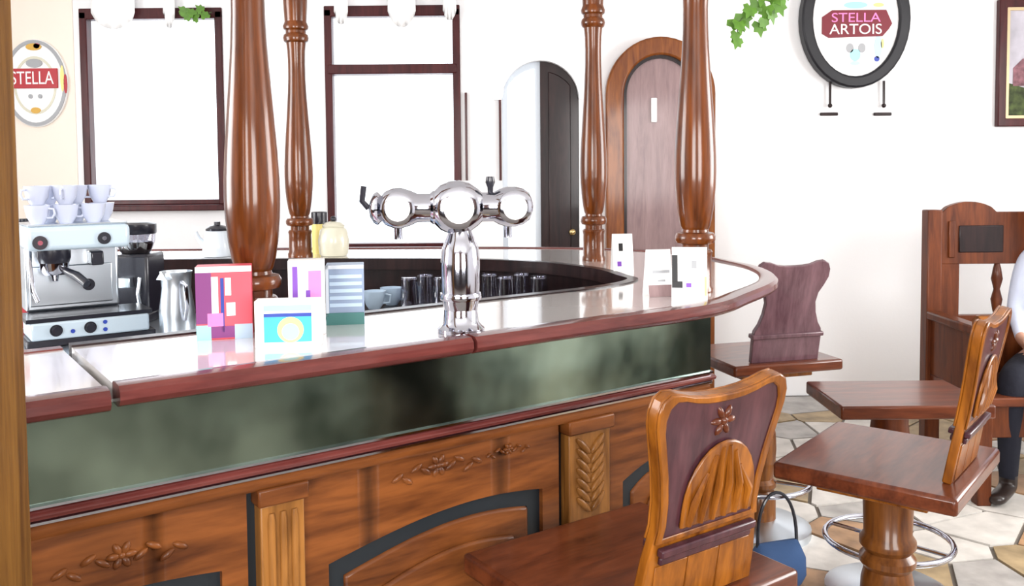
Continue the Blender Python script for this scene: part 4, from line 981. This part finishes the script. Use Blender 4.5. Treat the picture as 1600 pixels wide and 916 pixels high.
# lace valances over the two windows
def valance(x0, x1, z1, drops, label):
    rt = thing('lace_valance', label, 'valance', ((x0 + x1) / 2, YB - .06, z1))
    for (a, b, dz) in drops:
        bm = nb(); nn = 14; P = [(a + (b - a) * i / nn - (x0 + x1) / 2, -dz * math.sin(math.pi * i / nn) ** .6) for i in range(nn + 1)]
        rows = []
        for t in (0, .33, .66, 1):
            rows.append([bm.verts.new((x, .012 * math.sin(i * 1.6) * t, .10 * (1 - t) + z * t)) for i, (x, z) in enumerate(P)])
        for A, B in zip(rows, rows[1:]):
            for i in range(nn): bm.faces.new((A[i], A[i + 1], B[i + 1], B[i]))
        o_ = obj('lace_swag', bm, 'lace', rt); m_ = o_.modifiers.new('s', 'SOLIDIFY'); m_.thickness = .004
    bm = nb(); tube(bm, [(x0 - .06 - (x0 + x1) / 2, .0, .10), (x1 + .06 - (x0 + x1) / 2, 0, .10)], .008, 8); obj('curtain_rod', bm, 'white_enamel', rt)
valance(A0, A1, wz(240, 22), [(wx(157), wx(224), .10), (wx(268), wx(285), .10)], 'white lace valance over the window by the round sign')
valance(B0, B1, wz(610, 20), [(wx(530), wx(550), .08), (wx(612), wx(654), .10), (wx(697), wx(716), .06)], 'white lace valance over the window with a transom bar')

# hanging ivy
c = at_y(1190, -70, 3.3)
iv = thing('hanging_ivy', 'green ivy trailing from a hanging pot near the oval sign', 'plant', (c.x, 3.3, c.z))
bm = nb(); lathe(bm, [(.06, -.02), (.07, 0), (.085, .10), (.092, .10), (.092, .118), (.08, .118), (.075, .10), (.05, .0)], 24); obj('pot', bm, 'terracotta', iv)
bm = nb(); lathe(bm, [(.078, .098), (.05, .108), (.01, .11)], 18); obj('soil', bm, 'dark_wood', iv)
for k in range(3):
    a = k * 2.094; bm = nb(); tube(bm, [(.088 * math.cos(a), .088 * math.sin(a), .11), (0, 0, .34)], .002, 6); obj('cord', bm, 'grey_print', iv)
bm = nb(); tube(bm, [(0, 0, .34), (0, 0, H - c.z)], .003, 6); obj('cord', bm, 'grey_print', iv)
def leaf_bm(s):
    bm = nb(); half = [(0, 0), (.32, -.18), (.55, .08), (.40, .30), (.45, .55), (.18, .60), (0, 1.0)]
    pts = half + [(-x, y) for x, y in reversed(half[1:-1])]
    prism(bm, [(x * s, y * s) for x, y in pts], -.0012, .0012, 'z'); return bm
lm = None; rl = random.Random(4)
def add_leaf(pos, s, rot, parent):
    global lm
    if lm is None:
        o_ = obj('leaf', leaf_bm(.07), 'leaf_green', parent); lm = o_.data
    else:
        o_ = bpy.data.objects.new('leaf', lm); col.objects.link(o_); o_.parent = parent
    o_.location = pos; o_.rotation_euler = rot; o_.scale = (s, s, s)
trails = [[(1150, 58), (1152, 38), (1165, 20), (1178, 5)], [(1188, 35), (1195, 20), (1208, 5)], [(1212, 12), (1210, -10)], [(1240, -30), (1215, -50)]]
for tr in trails:
    P3 = [at_y(a, b, 3.3) - iv.location + Vector((0, rl.uniform(-.02, .02), 0)) for a, b in tr] + [Vector((.02 * rl.uniform(-1, 1), -.06, .10))]
    bm = nb(); tube(bm, P3[::-1], .0022, 6); obj('stem', bm, 'stem_green', iv)
for (px_, py_, s) in ((1152, 60, .75), (1148, 52, .6), (1146, 30, .95), (1158, 22, .9), (1170, 14, .8), (1152, 36, .8), (1186, 36, .8), (1192, 30, .7), (1194, 12, .8), (1204, 16, .8), (1213, 6, .8), (1182, 4, .8), (1207, -8, .9), (1190, -14, 1), (1172, -16, .9), (1222, -30, .9), (1235, -24, .9)):
    q = at_y(px_, py_, 3.3) - iv.location + Vector((0, rl.uniform(-.03, .0), 0))
    add_leaf(q, s, (R(90) + rl.uniform(-.5, .5), rl.uniform(-.7, .7) + R(180), rl.uniform(-.5, .5)), iv)
gv = thing('leaf_garland', 'short green leaf sprig over the first window frame', 'plant', at_y(300, 22, YB - .05))
bm = nb(); tube(bm, [(-.06, 0, .0), (0, -.01, .01), (.06, 0, -.005), (.12, 0, .01)], .003, 6); obj('stem', bm, 'stem_green', gv)
for k in range(7): add_leaf(Vector((-.06 + k * .025, -.015, rl.uniform(-.03, .03))), .8, (R(90) + rl.uniform(-.4, .4), rl.uniform(-2, 2), 0), gv)

# blue bag on the floor behind the nearest stool
p = at_z(1214, 912, 0)
bg_ = thing('shoulder_bag', 'small blue cloth bag with black strap on the floor between two stools', 'bag', (p.x, p.y, .004), .3)
bm = nb(); rows = []
for z, w_, d_ in ((0, .085, .05), (.03, .10, .06), (.09, .10, .055), (.13, .085, .03), (.145, .08, .008)):
    rows.append([bm.verts.new((w_ * math.copysign(abs(math.cos(t)) ** .5, math.cos(t)), d_ * math.copysign(abs(math.sin(t)) ** .7, math.sin(t)), z)) for t in [2 * math.pi * i / 20 for i in range(20)]])
for A, B in zip(rows, rows[1:]):
    for i in range(20): bm.faces.new((A[i], A[(i + 1) % 20], B[(i + 1) % 20], B[i]))
bm.faces.new(rows[0][::-1]); bm.faces.new(rows[-1]); obj('bag_body', bm, 'bag_cloth', bg_)
bm = nb(); tube(bm, [(-.078 * math.cos(math.pi * i / 16), .01 * math.sin(math.pi * i / 16), .135 + .18 * math.sin(math.pi * i / 16) ** .8) for i in range(17)], .006, 8); obj('strap', bm, 'black_plastic', bg_)
